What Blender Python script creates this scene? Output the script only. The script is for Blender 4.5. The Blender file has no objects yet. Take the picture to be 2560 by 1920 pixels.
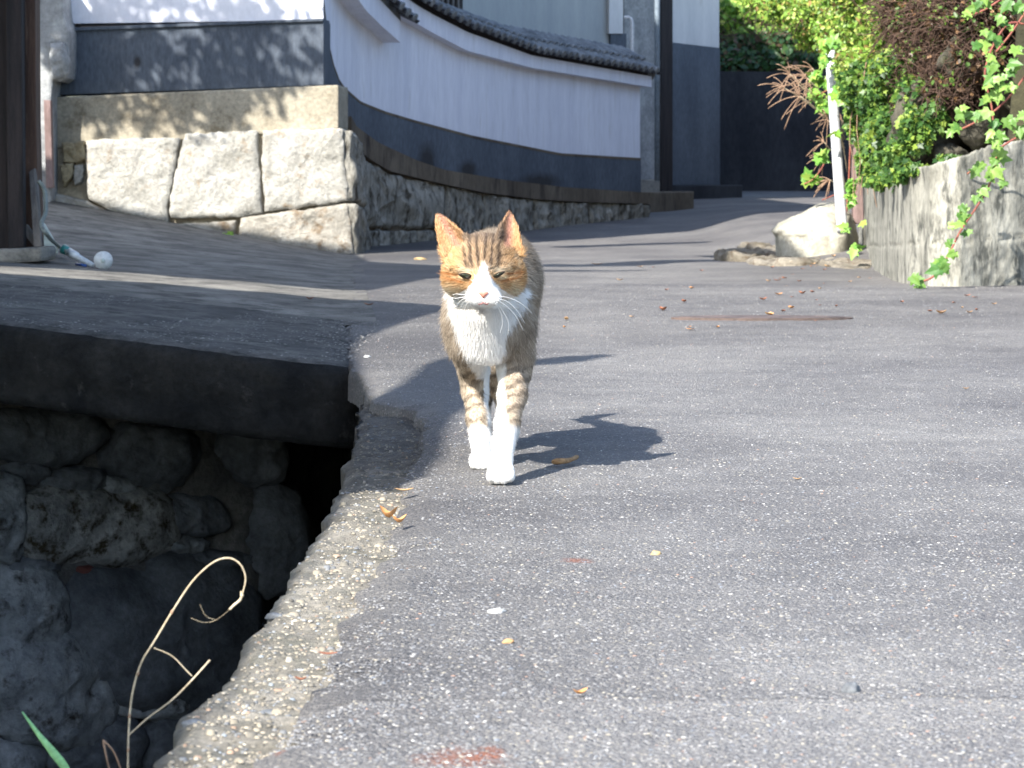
import bpy, bmesh, math, random
import numpy as np
from mathutils import Vector, Matrix, noise
random.seed(7); RNG = np.random.default_rng(7)
SC = bpy.context.scene; COL = SC.collection
# ------------------------------------------------------------------ camera, light
F = 7260.0; CH = 0.36; TH = math.atan(480.0 / F); CT, ST = math.cos(TH), math.sin(TH)
cam = bpy.data.cameras.new('camera'); camo = bpy.data.objects.new('camera', cam); COL.objects.link(camo)
camo.location = (0, 0, CH); camo.rotation_euler = (math.pi / 2 - TH, 0, 0)
cam.sensor_width = 36; cam.lens = 36 * F / 2560; cam.clip_start = 0.05; cam.clip_end = 600
cam.dof.use_dof = True; cam.dof.focus_distance = 3.75; cam.dof.aperture_fstop = 32
SC.camera = camo
SUN = Vector((-0.57, -0.82, 0.84)).normalized()          # towards the sun
sl = bpy.data.lights.new('sun', 'SUN'); sl.energy = 4.5; sl.angle = math.radians(0.53); sl.color = (1, 0.955, 0.88)
so = bpy.data.objects.new('sun', sl); COL.objects.link(so); so.rotation_euler = SUN.to_track_quat('Z', 'Y').to_euler(); so.location = (-5, -5, 9)
W = bpy.data.worlds.new('World'); SC.world = W; W.use_nodes = True; nt = W.node_tree
sky = nt.nodes.new('ShaderNodeTexSky'); sky.sky_type = 'NISHITA'; sky.sun_disc = False
sky.sun_elevation = math.asin(SUN.z); sky.sun_rotation = math.atan2(SUN.x, SUN.y)
bg = nt.nodes['Background']; bg.inputs[1].default_value = 0.135; nt.links.new(sky.outputs[0], bg.inputs[0])
SC.view_settings.view_transform = 'Standard'; SC.view_settings.look = 'None'
SC.view_settings.exposure = 1.5; SC.view_settings.gamma = 1
SC.cycles.max_bounces = 5; SC.cycles.diffuse_bounces = 3

# ------------------------------------------------------------------ projection helpers (photo pixel + distance -> point)
def ray(px, py):
    a = (px - 1280) / F; b = (960 - py) / F
    return a, CT + b * ST, -ST + b * CT
def P(px, py, Y):
    a, vy, vz = ray(px, py); t = Y / vy
    return Vector((a * t, Y, CH + vz * t))
def lerp_tab(tab, v):
    return float(np.interp(v, [t[0] for t in tab], [t[1] for t in tab]))
ROADZ = [(-5, 0), (5, 0), (6, .006), (7, .022), (8, .044), (9, .057), (12, .058), (14, .060), (15.5, .085), (17, .135), (18.5, .20), (22, .30), (28, .37), (60, .9)]
RZX = np.array([t[0] for t in ROADZ]); RZY = np.array([t[1] for t in ROADZ])
def zg_np(x, Y):
    z = np.interp(Y, RZX, RZY)
    sl_ = np.interp(Y, [5.5, 9, 11.5, 14.3, 16], [.11, .075, .10, .185, .185])
    e = -.053 * Y - x
    e = np.where(e > .12, e - .06, np.where(e > 0, e * e / .24, 0))
    z = z + sl_ * e * np.clip((Y - 5) / .6, 0, 1)
    r = np.clip((x - 1.0 - (13.5 - Y) * .0) / .5, 0, 1) * np.clip((Y - 11.2) / 1.4, 0, 1) * np.clip((22 - Y) / 5, 0, 1)
    return z + .07 * r * r * (3 - 2 * r)
def zg(x, Y): return float(zg_np(np.float64(x), np.float64(Y)))
def G(px, py):
    lo, hi = 1.0, 60.0
    for Y in np.arange(1.0, 60, .1):
        p = P(px, py, Y)
        if p.z < zg(p.x, Y): hi = Y; lo = Y - .1; break
    for _ in range(25):
        m = (lo + hi) / 2; p = P(px, py, m)
        if p.z < zg(p.x, m): hi = m
        else: lo = m
    return P(px, py, hi)

# ------------------------------------------------------------------ object helpers
def link(o, parent=None):
    COL.objects.link(o)
    if parent is not None: o.parent = parent
    return o
def tag(o, label=None, cat=None, group=None, kind=None):
    if label: o['label'] = label
    if cat: o['category'] = cat
    if group: o['group'] = group
    if kind: o['kind'] = kind
    return o
def empty(name, label=None, cat=None, group=None, loc=(0, 0, 0)):
    o = bpy.data.objects.new(name, None); o.empty_display_size = .05; o.location = loc
    link(o); return tag(o, label, cat, group)
def mesh_np(name, V, Fc, mat, parent=None, smooth=True, fcol=None, vcol=None):
    me = bpy.data.meshes.new(name)
    V = np.asarray(V, dtype=np.float32); Fc = np.asarray(Fc, dtype=np.int32)
    me.vertices.add(len(V)); me.vertices.foreach_set('co', V.ravel())
    n = Fc.shape[1]; me.loops.add(Fc.size); me.loops.foreach_set('vertex_index', Fc.ravel())
    me.polygons.add(len(Fc)); me.polygons.foreach_set('loop_start', np.arange(0, Fc.size, n, dtype=np.int32))
    if smooth: me.polygons.foreach_set('use_smooth', np.ones(len(Fc), dtype=bool))
    me.update(calc_edges=True)
    if vcol is not None:
        at = me.attributes.new('Col', 'FLOAT_COLOR', 'POINT')
        c = np.ones((len(V), 4), np.float32); c[:, :3] = vcol; at.data.foreach_set('color', c.ravel())
    me.materials.append(mat)
    return link(bpy.data.objects.new(name, me), parent)
def mesh_py(name, V, Fc, mat, parent=None, smooth=False):
    me = bpy.data.meshes.new(name); me.from_pydata([tuple(v) for v in V], [], Fc); me.update()
    if smooth: me.polygons.foreach_set('use_smooth', [True] * len(me.polygons))
    me.materials.append(mat)
    return link(bpy.data.objects.new(name, me), parent)
def bm_obj(name, bm, mat, parent=None, smooth=False, recalc=True):
    if recalc: bmesh.ops.recalc_face_normals(bm, faces=bm.faces[:])
    me = bpy.data.meshes.new(name); bm.to_mesh(me); bm.free()
    if smooth: me.polygons.foreach_set('use_smooth', [True] * len(me.polygons))
    me.materials.append(mat)
    return link(bpy.data.objects.new(name, me), parent)
def tube(name, pts, rad, mat, parent=None, seg=7, closed_ends=True):
    pts = [Vector(p) for p in pts]; n = len(pts)
    if not hasattr(rad, '__len__'): rad = [rad] * n
    V = []; Fc = []
    up = Vector((0, 0, 1)); prev = None
    for i, p in enumerate(pts):
        d = (pts[min(i + 1, n - 1)] - pts[max(i - 1, 0)]).normalized()
        a = d.cross(up if abs(d.z) < .95 else Vector((1, 0, 0))).normalized() if prev is None else (prev - d * prev.dot(d)).normalized()
        prev = a; b = d.cross(a)
        for k in range(seg):
            t = 2 * math.pi * k / seg; V.append(p + (a * math.cos(t) + b * math.sin(t)) * rad[i])
    for i in range(n - 1):
        for k in range(seg):
            k2 = (k + 1) % seg; Fc.append((i * seg + k, i * seg + k2, (i + 1) * seg + k2, (i + 1) * seg + k))
    if closed_ends:
        Fc.append(tuple(range(seg))[::-1]); Fc.append(tuple((n - 1) * seg + k for k in range(seg)))
    return mesh_py(name, V, Fc, mat, parent, smooth=True)
def smooth_path(pts, n=8):
    pts = [Vector(p) for p in pts]; out = []
    for i in range(len(pts) - 1):
        p0 = pts[max(i - 1, 0)]; p1 = pts[i]; p2 = pts[i + 1]; p3 = pts[min(i + 2, len(pts) - 1)]
        for k in range(n):
            t = k / n
            out.append(.5 * ((2 * p1) + (p2 - p0) * t + (2 * p0 - 5 * p1 + 4 * p2 - p3) * t * t + (3 * p1 - p0 - 3 * p2 + p3) * t ** 3))
    out.append(pts[-1]); return out
def prism(name, poly, off, mat, parent=None, bevel=0.0):
    """closed solid: polygon `poly` (world points) pushed by vector off"""
    bm = bmesh.new(); off = Vector(off)
    a = [bm.verts.new(p) for p in poly]; b = [bm.verts.new(Vector(p) + off) for p in poly]; n = len(a)
    bm.faces.new(a); bm.faces.new(b[::-1])
    for i in range(n): bm.faces.new((a[i], b[i], b[(i + 1) % n], a[(i + 1) % n]))
    bmesh.ops.recalc_face_normals(bm, faces=bm.faces[:])
    if bevel: bmesh.ops.bevel(bm, geom=bm.edges[:], offset=bevel, segments=2, affect='EDGES', profile=.6)
    return bm_obj(name, bm, mat, parent)
def resample(poly, n):
    poly = [Vector(p) for p in poly]; m = len(poly)
    L = [(poly[(i + 1) % m] - poly[i]).length for i in range(m)]; T = sum(L); out = []
    for k in range(n):
        s = T * k / n; i = 0
        while s > L[i] and i < m - 1: s -= L[i]; i += 1
        out.append(poly[i].lerp(poly[(i + 1) % m], min(1, s / max(L[i], 1e-9))))
    return out
def rough_block(name, poly, nrm, depth, mat, parent=None, bulge=.02, rough=.008, nseg=44, fscale=14, dome=False, wob=.0, seed=0):
    """irregular stone: star shaped outline in the wall plane, rounded rim, rough proud face"""
    nrm = Vector(nrm).normalized(); pts = resample(poly, nseg)
    c = sum(pts, Vector()) / nseg; sd = Vector((seed * 3.1, seed * 1.7, 0))
    size = sum((p - c).length for p in pts) / nseg
    rings = [0, .07, .14, .21, .28, .35, .42, .49, .56, .63, .70, .77, .84, .90, .95, .985, 1.0, 1.0]; LAST = len(rings) - 1
    V = []; Fc = []
    for k, s in enumerate(rings):
        if dome: h = bulge * math.sqrt(max(0, 1 - min(s, 1) ** 2.6))
        else: h = bulge * (1 - max(0, (s - .88) / .12) ** 2) if s <= 1 else 0
        if k == LAST: h = -depth
        for i, p in enumerate(pts):
            w = 1 + wob * noise.noise((p + sd) * (2.2 / size)) if wob else 1
            q = c + (p - c) * s * w
            r = noise.noise((q + sd) * fscale) * rough + noise.noise((q + sd) * fscale * 3.1) * rough * .55 + noise.noise((q + sd) * fscale * 9) * rough * .22
            e = noise.noise((p + sd) * fscale * 1.5) * rough * .8 + noise.noise((p + sd) * fscale * 5) * rough * .5
            if k == LAST: r = 0; 
            q = q + nrm * (h + r * (1 if s < .99 else .5))
            if s > .9: q += (p - c).normalized() * e
            V.append(q)
            if s == 0: break
    def idx(k, i): return 0 if k == 0 else 1 + (k - 1) * nseg + (i % nseg)
    for i in range(nseg): Fc.append((0, idx(1, i), idx(1, i + 1)))
    for k in range(1, len(rings) - 1):
        for i in range(nseg): Fc.append((idx(k, i), idx(k + 1, i), idx(k + 1, i + 1), idx(k, i + 1)))
    Fc.append(tuple(idx(LAST, i) for i in range(nseg))[::-1])
    bm = bmesh.new(); vs = [bm.verts.new(v) for v in V]
    for f in Fc:
        try: bm.faces.new([vs[i] for i in f])
        except ValueError: pass
    o = bm_obj(name, bm, mat, parent, smooth=True)
    return o

# ------------------------------------------------------------------ materials
def nmat(name):
    m = bpy.data.materials.new(name); m.use_nodes = True; nt = m.node_tree
    return m, nt, nt.nodes['Principled BSDF']
def nn(nt, t, **kw):
    n = nt.nodes.new('ShaderNode' + t)
    for k, v in kw.items():
        if k.startswith('i_'):
            key = k[2:]; key = int(key) if key.isdigit() else key.replace('_', ' ')
            n.inputs[key].default_value = v
        else: setattr(n, k, v)
    return n
def ramp(nt, fac, stops, interp='LINEAR'):
    r = nt.nodes.new('ShaderNodeValToRGB'); r.color_ramp.interpolation = interp
    el = r.color_ramp.elements
    while len(el) < len(stops): el.new(.5)
    for e, (p, c) in zip(el, stops): e.position = p; e.color = (*c, 1) if len(c) == 3 else c
    nt.links.new(fac, r.inputs[0]); return r.outputs[0]
def mixc(nt, a, b, fac, mode='MIX'):
    m = nt.nodes.new('ShaderNodeMix'); m.data_type = 'RGBA'; m.blend_type = mode
    for s, v in ((m.inputs[6], a), (m.inputs[7], b), (m.inputs[0], fac)):
        if hasattr(v, 'links') or hasattr(v, 'is_linked'): nt.links.new(v, s)
        else: s.default_value = v if not isinstance(v, tuple) else (*v, 1)[:4]
    return m.outputs[2]
def coords(nt, scale=(1, 1, 1)):
    g = nt.nodes.new('ShaderNodeNewGeometry'); mp = nt.nodes.new('ShaderNodeMapping'); mp.inputs['Scale'].default_value = scale
    nt.links.new(g.outputs['Position'], mp.inputs['Vector']); return mp.outputs[0]
def noise_t(nt, vec, scale, detail=6, rough=.6):
    n = nn(nt, 'TexNoise'); n.inputs['Scale'].default_value = scale; n.inputs['Detail'].default_value = detail; n.inputs['Roughness'].default_value = rough
    nt.links.new(vec, n.inputs['Vector']); return n.outputs['Fac']
def bump(nt, b, h, strength, dist, normal=None):
    n = nn(nt, 'Bump'); n.inputs['Strength'].default_value = strength; n.inputs['Distance'].default_value = dist
    nt.links.new(h, n.inputs['Height'])
    if normal is not None: nt.links.new(normal, n.inputs['Normal'])
    nt.links.new(n.outputs[0], b.inputs['Normal']); return n.outputs[0]
def surf(name, c1, c2, s1=3, s2=30, rough=.85, bs=.5, bd=.01, c3=None, stretch=(1, 1, 1), lo=.35, hi=.65, thr=.6, spec=.3, fine=1.0):
    """two colours mixed by broad noise, fine noise multiplied, third colour as blotches"""
    m, nt, b = nmat(name); v = coords(nt, stretch)
    n1 = noise_t(nt, v, s1); col = ramp(nt, n1, [(lo, c1), (hi, c2)])
    if c3: col = mixc(nt, col, c3, ramp(nt, noise_t(nt, v, s1 * 2.3, 8, .7), [(thr - .07, (0, 0, 0)), (thr + .07, (1, 1, 1))]))
    n2 = noise_t(nt, v, s2, 8, .7)
    col = mixc(nt, col, ramp(nt, n2, [(.25, tuple([1 - .45 * fine] * 3)), (.75, tuple([1 + .25 * fine] * 3))]), 1.0, 'MULTIPLY')
    nt.links.new(col, b.inputs['Base Color']); b.inputs['Roughness'].default_value = rough
    b.inputs['Specular IOR Level'].default_value = spec
    if bs: bump(nt, b, n2, bs, bd)
    return m
def vcol_mat(name, rough=.7, transl=0, spec=.3, scale=None):
    m, nt, b = nmat(name); a = nn(nt, 'Attribute', attribute_name='Col'); col = a.outputs['Color']
    if scale:
        v = coords(nt); n = noise_t(nt, v, scale)
        col = mixc(nt, col, ramp(nt, n, [(.3, (.7, .7, .7)), (.7, (1.2, 1.2, 1.2))]), 1.0, 'MULTIPLY')
    nt.links.new(col, b.inputs['Base Color']); b.inputs['Roughness'].default_value = rough; b.inputs['Specular IOR Level'].default_value = spec
    if transl:
        tr = nn(nt, 'BsdfTranslucent'); nt.links.new(col, tr.inputs['Color'])
        mx = nn(nt, 'MixShader'); mx.inputs[0].default_value = transl
        nt.links.new(b.outputs[0], mx.inputs[1]); nt.links.new(tr.outputs[0], mx.inputs[2])
        nt.links.new(mx.outputs[0], nt.nodes['Material Output'].inputs[0])
    return m
def leaf_mat(name, c1, c2, transl=.35, rough=.45):
    m, nt, b = nmat(name); oi = nn(nt, 'ObjectInfo'); v = coords(nt); n = noise_t(nt, v, 60)
    col = ramp(nt, oi.outputs['Random'], [(0, c1), (1, c2)])
    col = mixc(nt, col, ramp(nt, n, [(.3, (.7, .75, .7)), (.7, (1.2, 1.15, 1.1))]), 1.0, 'MULTIPLY')
    nt.links.new(col, b.inputs['Base Color']); b.inputs['Roughness'].default_value = rough
    tr = nn(nt, 'BsdfTranslucent'); nt.links.new(col, tr.inputs['Color'])
    mx = nn(nt, 'MixShader'); mx.inputs[0].default_value = transl
    nt.links.new(b.outputs[0], mx.inputs[1]); nt.links.new(tr.outputs[0], mx.inputs[2])
    nt.links.new(mx.outputs[0], nt.nodes['Material Output'].inputs[0]); return m

def asphalt_material():
    m, nt, b = nmat('worn_asphalt'); v = coords(nt)
    vo = nn(nt, 'TexVoronoi'); vo.inputs['Scale'].default_value = 255; nt.links.new(v, vo.inputs['Vector'])
    sep = nn(nt, 'SeparateColor'); nt.links.new(vo.outputs['Color'], sep.inputs[0])
    st = ramp(nt, sep.outputs[0], [(0, (.128, .127, .126)), (.30, (.163, .162, .162)), (.55, (.193, .191, .188)), (.72, (.220, .214, .202)), (.86, (.262, .246, .215)), (.94, (.32, .31, .29)), (.985, (.48, .47, .45))], 'CONSTANT')
    edge = ramp(nt, vo.outputs['Distance'], [(.30, (1, 1, 1)), (.62, (.0, .0, .0))])
    binder = (.152, .149, .147)
    col = mixc(nt, binder, st, edge)
    v2 = nn(nt, 'TexVoronoi'); v2.inputs['Scale'].default_value = 620; nt.links.new(v, v2.inputs['Vector'])
    s2 = nn(nt, 'SeparateColor'); nt.links.new(v2.outputs['Color'], s2.inputs[0])
    col = mixc(nt, col, (.30, .29, .27), ramp(nt, s2.outputs[1], [(.88, (0, 0, 0)), (.90, (.6, .6, .6))]))
    big = noise_t(nt, v, 1.3, 5, .55); mid = noise_t(nt, v, 9, 6, .65)
    col = mixc(nt, col, ramp(nt, big, [(.34, (.70, .69, .72)), (.62, (1.16, 1.15, 1.14))]), 1.0, 'MULTIPLY')
    col = mixc(nt, col, ramp(nt, mid, [(.3, (.80, .80, .82)), (.7, (1.12, 1.12, 1.12))]), 1.0, 'MULTIPLY')
    sx = nn(nt, 'SeparateXYZ'); nt.links.new(v, sx.inputs[0])
    def mth(op, a, b=None):
        n = nn(nt, 'Math', operation=op)
        for i, q in enumerate((a, b)):
            if q is None: continue
            if isinstance(q, (int, float)): n.inputs[i].default_value = q
            else: nt.links.new(q, n.inputs[i])
        return n.outputs[0]
    # older patch seam across the front of the road, browner, darker tone further up the lane, darker strip along the kerb
    seam = mth('SUBTRACT', mth('ADD', sx.outputs['Y'], mth('MULTIPLY', noise_t(nt, v, 9, 5, .6), .10)), 2.10)
    col = mixc(nt, col, ramp(nt, mth('ADD', mth('MULTIPLY', seam, 6.0), .5), [(.49, (1.14, 1.14, 1.13)), (.515, (.62, .61, .60)), (.54, (.95, .95, .95))]), 1.0, 'MULTIPLY')
    far = mth('ADD', mth('MULTIPLY', sx.outputs['Y'], .1), mth('MULTIPLY', noise_t(nt, v, 1.1, 6, .65), .5))
    col = mixc(nt, col, (.68, .64, .60), ramp(nt, far, [(.80, (0, 0, 0)), (1.0, (.35, .35, .35))]), 'MULTIPLY')
    edg = mth('ADD', mth('ADD', sx.outputs['X'], .5), mth('MULTIPLY', noise_t(nt, v, 5, 6, .65), .25))
    col = mixc(nt, col, (.74, .73, .72), ramp(nt, edg, [(.50, (1, 1, 1)), (.80, (0, 0, 0))]), 'MULTIPLY')
    # rust / clay stains that belong to the road
    for (px, py, rx, ry) in STAINS:
        p = G(px, py); mp = nn(nt, 'Mapping'); mp.vector_type = 'POINT'
        mp.inputs['Scale'].default_value = (1 / rx, 1 / ry, 0); mp.inputs['Location'].default_value = (-p.x / rx, -p.y / ry, 0)
        nt.links.new(v, mp.inputs['Vector']); ln = nn(nt, 'VectorMath', operation='LENGTH'); nt.links.new(mp.outputs[0], ln.inputs[0])
        ad = nn(nt, 'Math', operation='ADD'); nt.links.new(ln.outputs['Value'], ad.inputs[0])
        mm = nn(nt, 'Math', operation='MULTIPLY'); mm.inputs[1].default_value = 1.4; nt.links.new(noise_t(nt, v, 60, 6, .7), mm.inputs[0]); nt.links.new(mm.outputs[0], ad.inputs[1])
        col = mixc(nt, col, (.22, .085, .05), ramp(nt, mth('MULTIPLY', ad.outputs[0], .5), [(.50, (.75, .75, .75)), (.80, (0, 0, 0))]))
    nt.links.new(col, b.inputs['Base Color']); b.inputs['Roughness'].default_value = .78; b.inputs['Specular IOR Level'].default_value = .35
    h = nn(nt, 'Math', operation='ADD'); nt.links.new(edge, h.inputs[0]); nt.links.new(noise_t(nt, v, 700, 2), h.inputs[1])
    n1 = bump(nt, b, h.outputs[0], .75, .0022)
    bump(nt, b, mid, .5, .02, n1)
    return m
STAINS = [(1150, 1894, .04, .05), (1215, 1885, .02, .02), (1225, 1875, .012, .03), (1445, 1403, .02, .03), (700, 1860, .006, .02)]
M = {}
M['asphalt'] = asphalt_material()
M['concrete'] = surf('old_concrete', (.20, .19, .17), (.33, .31, .27), 5, 90, .9, .6, .006, c3=(.12, .12, .11))
M['pave'] = surf('alley_concrete', (.10, .094, .085), (.24, .228, .20), 4, 120, .9, .9, .006, c3=(.06, .057, .052), thr=.56)
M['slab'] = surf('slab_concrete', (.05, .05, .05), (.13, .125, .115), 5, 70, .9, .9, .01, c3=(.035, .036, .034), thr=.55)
M['slab_face'] = surf('shade_black_slab_face', (.012, .013, .014), (.032, .032, .031), 8, 60, .9, .9, .01, c3=(.07, .07, .067), thr=.68, spec=.08)  # slab colour made near black: shade of front and underside in the albedo
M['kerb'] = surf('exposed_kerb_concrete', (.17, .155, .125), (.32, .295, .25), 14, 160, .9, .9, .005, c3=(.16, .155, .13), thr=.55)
M['mortar'] = surf('ditch_mortar', (.12, .12, .12), (.26, .255, .24), 6, 60, .95, .8, .01)
M['ditch_pale'] = surf('ditch_stone_pale', (.25, .26, .26), (.58, .59, .57), 11, 50, .9, .8, .01, c3=(.07, .055, .03), thr=.56)
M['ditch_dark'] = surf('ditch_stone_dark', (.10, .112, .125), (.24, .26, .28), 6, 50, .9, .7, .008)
M['ditch_grey'] = surf('ditch_stone_grey', (.30, .33, .35), (.55, .58, .59), 7, 50, .9, .8, .01, c3=(.07, .06, .05))
M['red'] = surf('red_brick_chip', (.12, .05, .04), (.2, .07, .06), 20, 80)
M['granite'] = surf('cut_granite', (.31, .30, .265), (.46, .445, .405), 5, 55, .9, .9, .014, c3=(.30, .23, .155), thr=.64)
M['granite_low'] = surf('cut_granite_stained', (.28, .26, .22), (.42, .395, .345), 6, 50, .9, .9, .014, c3=(.2, .15, .1), thr=.58)
M['rubble'] = surf('yellow_rubble', (.25, .20, .12), (.38, .32, .2), 9, 60, .9, .8, .01)
M['joint'] = surf('joint_mortar', (.27, .23, .17), (.40, .35, .26), 8, 60, .95, .6, .01)
M['band'] = surf('cement_band', (.25, .22, .165), (.39, .355, .28), 2.6, 60, .9, .4, .004, c3=(.19, .16, .11), thr=.60)
M['dado'] = surf('dark_plaster', (.065, .080, .105), (.10, .12, .15), 3, 60, .8, .25, .003, stretch=(1, 1, .35))
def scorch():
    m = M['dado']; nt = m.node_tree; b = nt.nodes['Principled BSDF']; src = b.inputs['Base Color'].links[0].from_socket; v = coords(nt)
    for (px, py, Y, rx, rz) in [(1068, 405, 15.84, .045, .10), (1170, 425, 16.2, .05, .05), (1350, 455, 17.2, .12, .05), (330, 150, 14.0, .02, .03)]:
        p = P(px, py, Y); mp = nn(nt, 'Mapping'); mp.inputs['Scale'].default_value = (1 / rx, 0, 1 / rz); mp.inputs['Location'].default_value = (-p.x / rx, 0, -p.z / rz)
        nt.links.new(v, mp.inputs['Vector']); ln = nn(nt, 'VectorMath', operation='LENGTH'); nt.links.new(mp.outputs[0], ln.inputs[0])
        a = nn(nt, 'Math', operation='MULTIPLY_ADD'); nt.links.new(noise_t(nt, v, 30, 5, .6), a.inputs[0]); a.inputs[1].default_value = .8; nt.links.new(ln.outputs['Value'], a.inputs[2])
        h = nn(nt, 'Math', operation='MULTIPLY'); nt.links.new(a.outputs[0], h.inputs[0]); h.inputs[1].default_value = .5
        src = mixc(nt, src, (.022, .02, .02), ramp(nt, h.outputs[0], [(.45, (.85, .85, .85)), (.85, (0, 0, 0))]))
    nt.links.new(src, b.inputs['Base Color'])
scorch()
M['white'] = surf('white_plaster', (.62, .64, .72), (.71, .72, .78), 1.6, 40, .9, .15, .002, stretch=(1, 1, .5), fine=.3)
M['white2'] = surf('white_plaster_streaked', (.60, .62, .71), (.68, .70, .78), 5, 40, .9, .15, .002, stretch=(2, 2, .22), c3=(.52, .53, .56), thr=.64, fine=.3)
M['basegrey'] = surf('weathered_base_stone', (.22, .21, .18), (.44, .42, .37), 8, 42, .95, 1.0, .02, c3=(.06, .05, .035), stretch=(1, 1, .5), thr=.56)
M['ledge'] = surf('brown_ledge', (.095, .075, .055), (.17, .14, .105), 3, 50, .9, .4, .004, c3=(.04, .03, .025), stretch=(1, 1, .3))
M['tile'] = surf('smoked_roof_tile', (.07, .08, .09), (.20, .215, .23), 12, 60, .55, .2, .002, spec=.5)
M['wood_dark'] = surf('dark_timber', (.012, .011, .013), (.035, .028, .028), 6, 60, .8, .5, .003, stretch=(8, 8, .6))
M['wood_brown'] = surf('brown_timber', (.045, .025, .018), (.11, .062, .042), 6, 60, .7, .5, .003, stretch=(8, 8, .6), c3=(.2, .15, .12), thr=.66)
M['wood_grey'] = surf('weathered_timber', (.09, .085, .085), (.2, .185, .17), 6, 60, .8, .5, .003, stretch=(8, 8, .6))
M['house'] = surf('grey_render', (.30, .33, .345), (.37, .395, .40), 2, 40, .9, .1, .002, stretch=(2, 2, .3), fine=.3)
M['house2'] = surf('pale_render', (.52, .53, .54), (.62, .62, .62), 3, 40, .9, .1, .002, c3=(.40, .40, .37), stretch=(2, 2, .4), thr=.66, fine=.3)
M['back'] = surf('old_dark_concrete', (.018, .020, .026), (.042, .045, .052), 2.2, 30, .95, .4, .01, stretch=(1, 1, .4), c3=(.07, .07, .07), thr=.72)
M['pillar'] = surf('rough_render', (.22, .23, .24), (.40, .41, .41), 5, 45, .9, .7, .01)
M['retain'] = surf('streaked_retaining_concrete', (.20, .195, .165), (.38, .37, .32), 7, 70, .92, .6, .008, c3=(.075, .077, .068), stretch=(1.5, 1.5, .45), thr=.56)  # dark blotches: dirt streaks plus ivy shadows painted into the colour
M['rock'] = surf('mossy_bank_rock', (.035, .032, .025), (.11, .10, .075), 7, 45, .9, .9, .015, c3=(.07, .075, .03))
M['verge'] = surf('crumbled_verge', (.13, .11, .08), (.30, .27, .22), 9, 50, .95, .9, .015, c3=(.12, .08, .05))
M['palerock'] = surf('pale_boulder', (.30, .285, .225), (.46, .435, .365), 6, 50, .9, .7, .01)
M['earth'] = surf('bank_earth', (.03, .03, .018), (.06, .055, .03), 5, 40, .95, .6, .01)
M['pipe'] = surf('painted_pole', (.50, .51, .54), (.60, .61, .63), 12, 80, .35, .05, .001, spec=.5)
M['drain'] = surf('blue_grey_pipe', (.16, .2, .24), (.2, .24, .28), 4, 40, .5, 0)
M['mauve'] = surf('mauve_post', (.16, .11, .10), (.27, .19, .18), 8, 50, .8, .4, .004, stretch=(3, 3, .5))
M['iron'] = surf('rusty_iron', (.07, .055, .05), (.14, .10, .085), 18, 90, .6, .5, .002)
M['plastic_w'] = surf('white_plastic', (.55, .60, .62), (.62, .66, .68), 8, 50, .35, 0, spec=.5)
M['plastic_g'] = surf('pale_green_plastic', (.40, .48, .46), (.48, .55, .52), 8, 50, .35, 0, spec=.5)
M['teal'] = surf('teal_plastic', (.03, .20, .19), (.05, .26, .25), 8, 50, .35, 0, spec=.5)
M['hose'] = surf('dull_hose', (.14, .17, .16), (.2, .23, .22), 8, 50, .5, 0)
M['blue'] = surf('blue_plastic', (.02, .07, .25), (.03, .1, .35), 8, 50, .4, 0)
M['straw'] = surf('dry_straw', (.44, .36, .24), (.62, .53, .38), 60, 300, .6, .2, .0005)
M['straw_b'] = surf('brown_seed_spike', (.24, .15, .10), (.42, .28, .19), 40, 300, .8, 0)
M['blade'] = surf('green_blade', (.24, .52, .22), (.32, .62, .28), 40, 200, .5, 0)
M['twig'] = surf('brown_twig', (.055, .032, .022), (.12, .072, .05), 10, 60, .85, .3, .002)
M['leaf_red'] = surf('dead_leaf_red', (.22, .085, .05), (.36, .15, .08), 60, 200, .7, .3, .001)
M['leaf_orange'] = surf('dead_leaf_orange', (.48, .22, .08), (.62, .32, .14), 60, 200, .6, .3, .001)
M['leaf_tan'] = surf('dead_leaf_tan', (.42, .24, .11), (.56, .36, .19), 60, 200, .6, .3, .001)
M['twig_tan'] = surf('dead_twig_tan', (.26, .15, .075), (.40, .26, .14), 60, 200)
M['stone_w'] = surf('white_pebble', (.40, .41, .41), (.52, .53, .52), 60, 200, .6, .2, .001)
M['stone_g'] = surf('grey_stone', (.10, .108, .12), (.22, .235, .25), 60, 250, .7, .5, .002)
M['stone_y'] = surf('yellow_stone', (.36, .25, .11), (.46, .33, .17), 60, 200, .7, .3, .001)
M['dirt'] = surf('ditch_floor', (.03, .03, .028), (.06, .058, .05), 5, 40, .95, .5, .01)
M['pebbles'] = vcol_mat('loose_pebbles', .65, spec=.4)
M['leafcloud'] = vcol_mat('foliage', .42, .35, spec=.4)
M['ivy'] = leaf_mat('ivy_leaf', (.06, .17, .03), (.27, .43, .09))
M['ivystem'] = surf('ivy_stem', (.22, .06, .05), (.30, .11, .07), 20, 80, .7, 0)

def kerb_shade_tone():  # kerb colour darker up the lane: asphalt-like tone plus painted shade
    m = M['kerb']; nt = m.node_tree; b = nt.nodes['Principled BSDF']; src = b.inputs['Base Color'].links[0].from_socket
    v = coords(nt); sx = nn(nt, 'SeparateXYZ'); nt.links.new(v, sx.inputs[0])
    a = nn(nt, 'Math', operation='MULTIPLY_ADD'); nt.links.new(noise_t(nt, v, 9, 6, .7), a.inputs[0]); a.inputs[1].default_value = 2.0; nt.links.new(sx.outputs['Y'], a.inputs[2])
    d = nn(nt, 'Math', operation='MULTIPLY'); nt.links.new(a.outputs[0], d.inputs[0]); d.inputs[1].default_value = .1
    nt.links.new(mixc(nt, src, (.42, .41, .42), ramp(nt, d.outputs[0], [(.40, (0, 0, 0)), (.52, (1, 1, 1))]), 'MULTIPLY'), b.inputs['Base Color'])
kerb_shade_tone()
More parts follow.
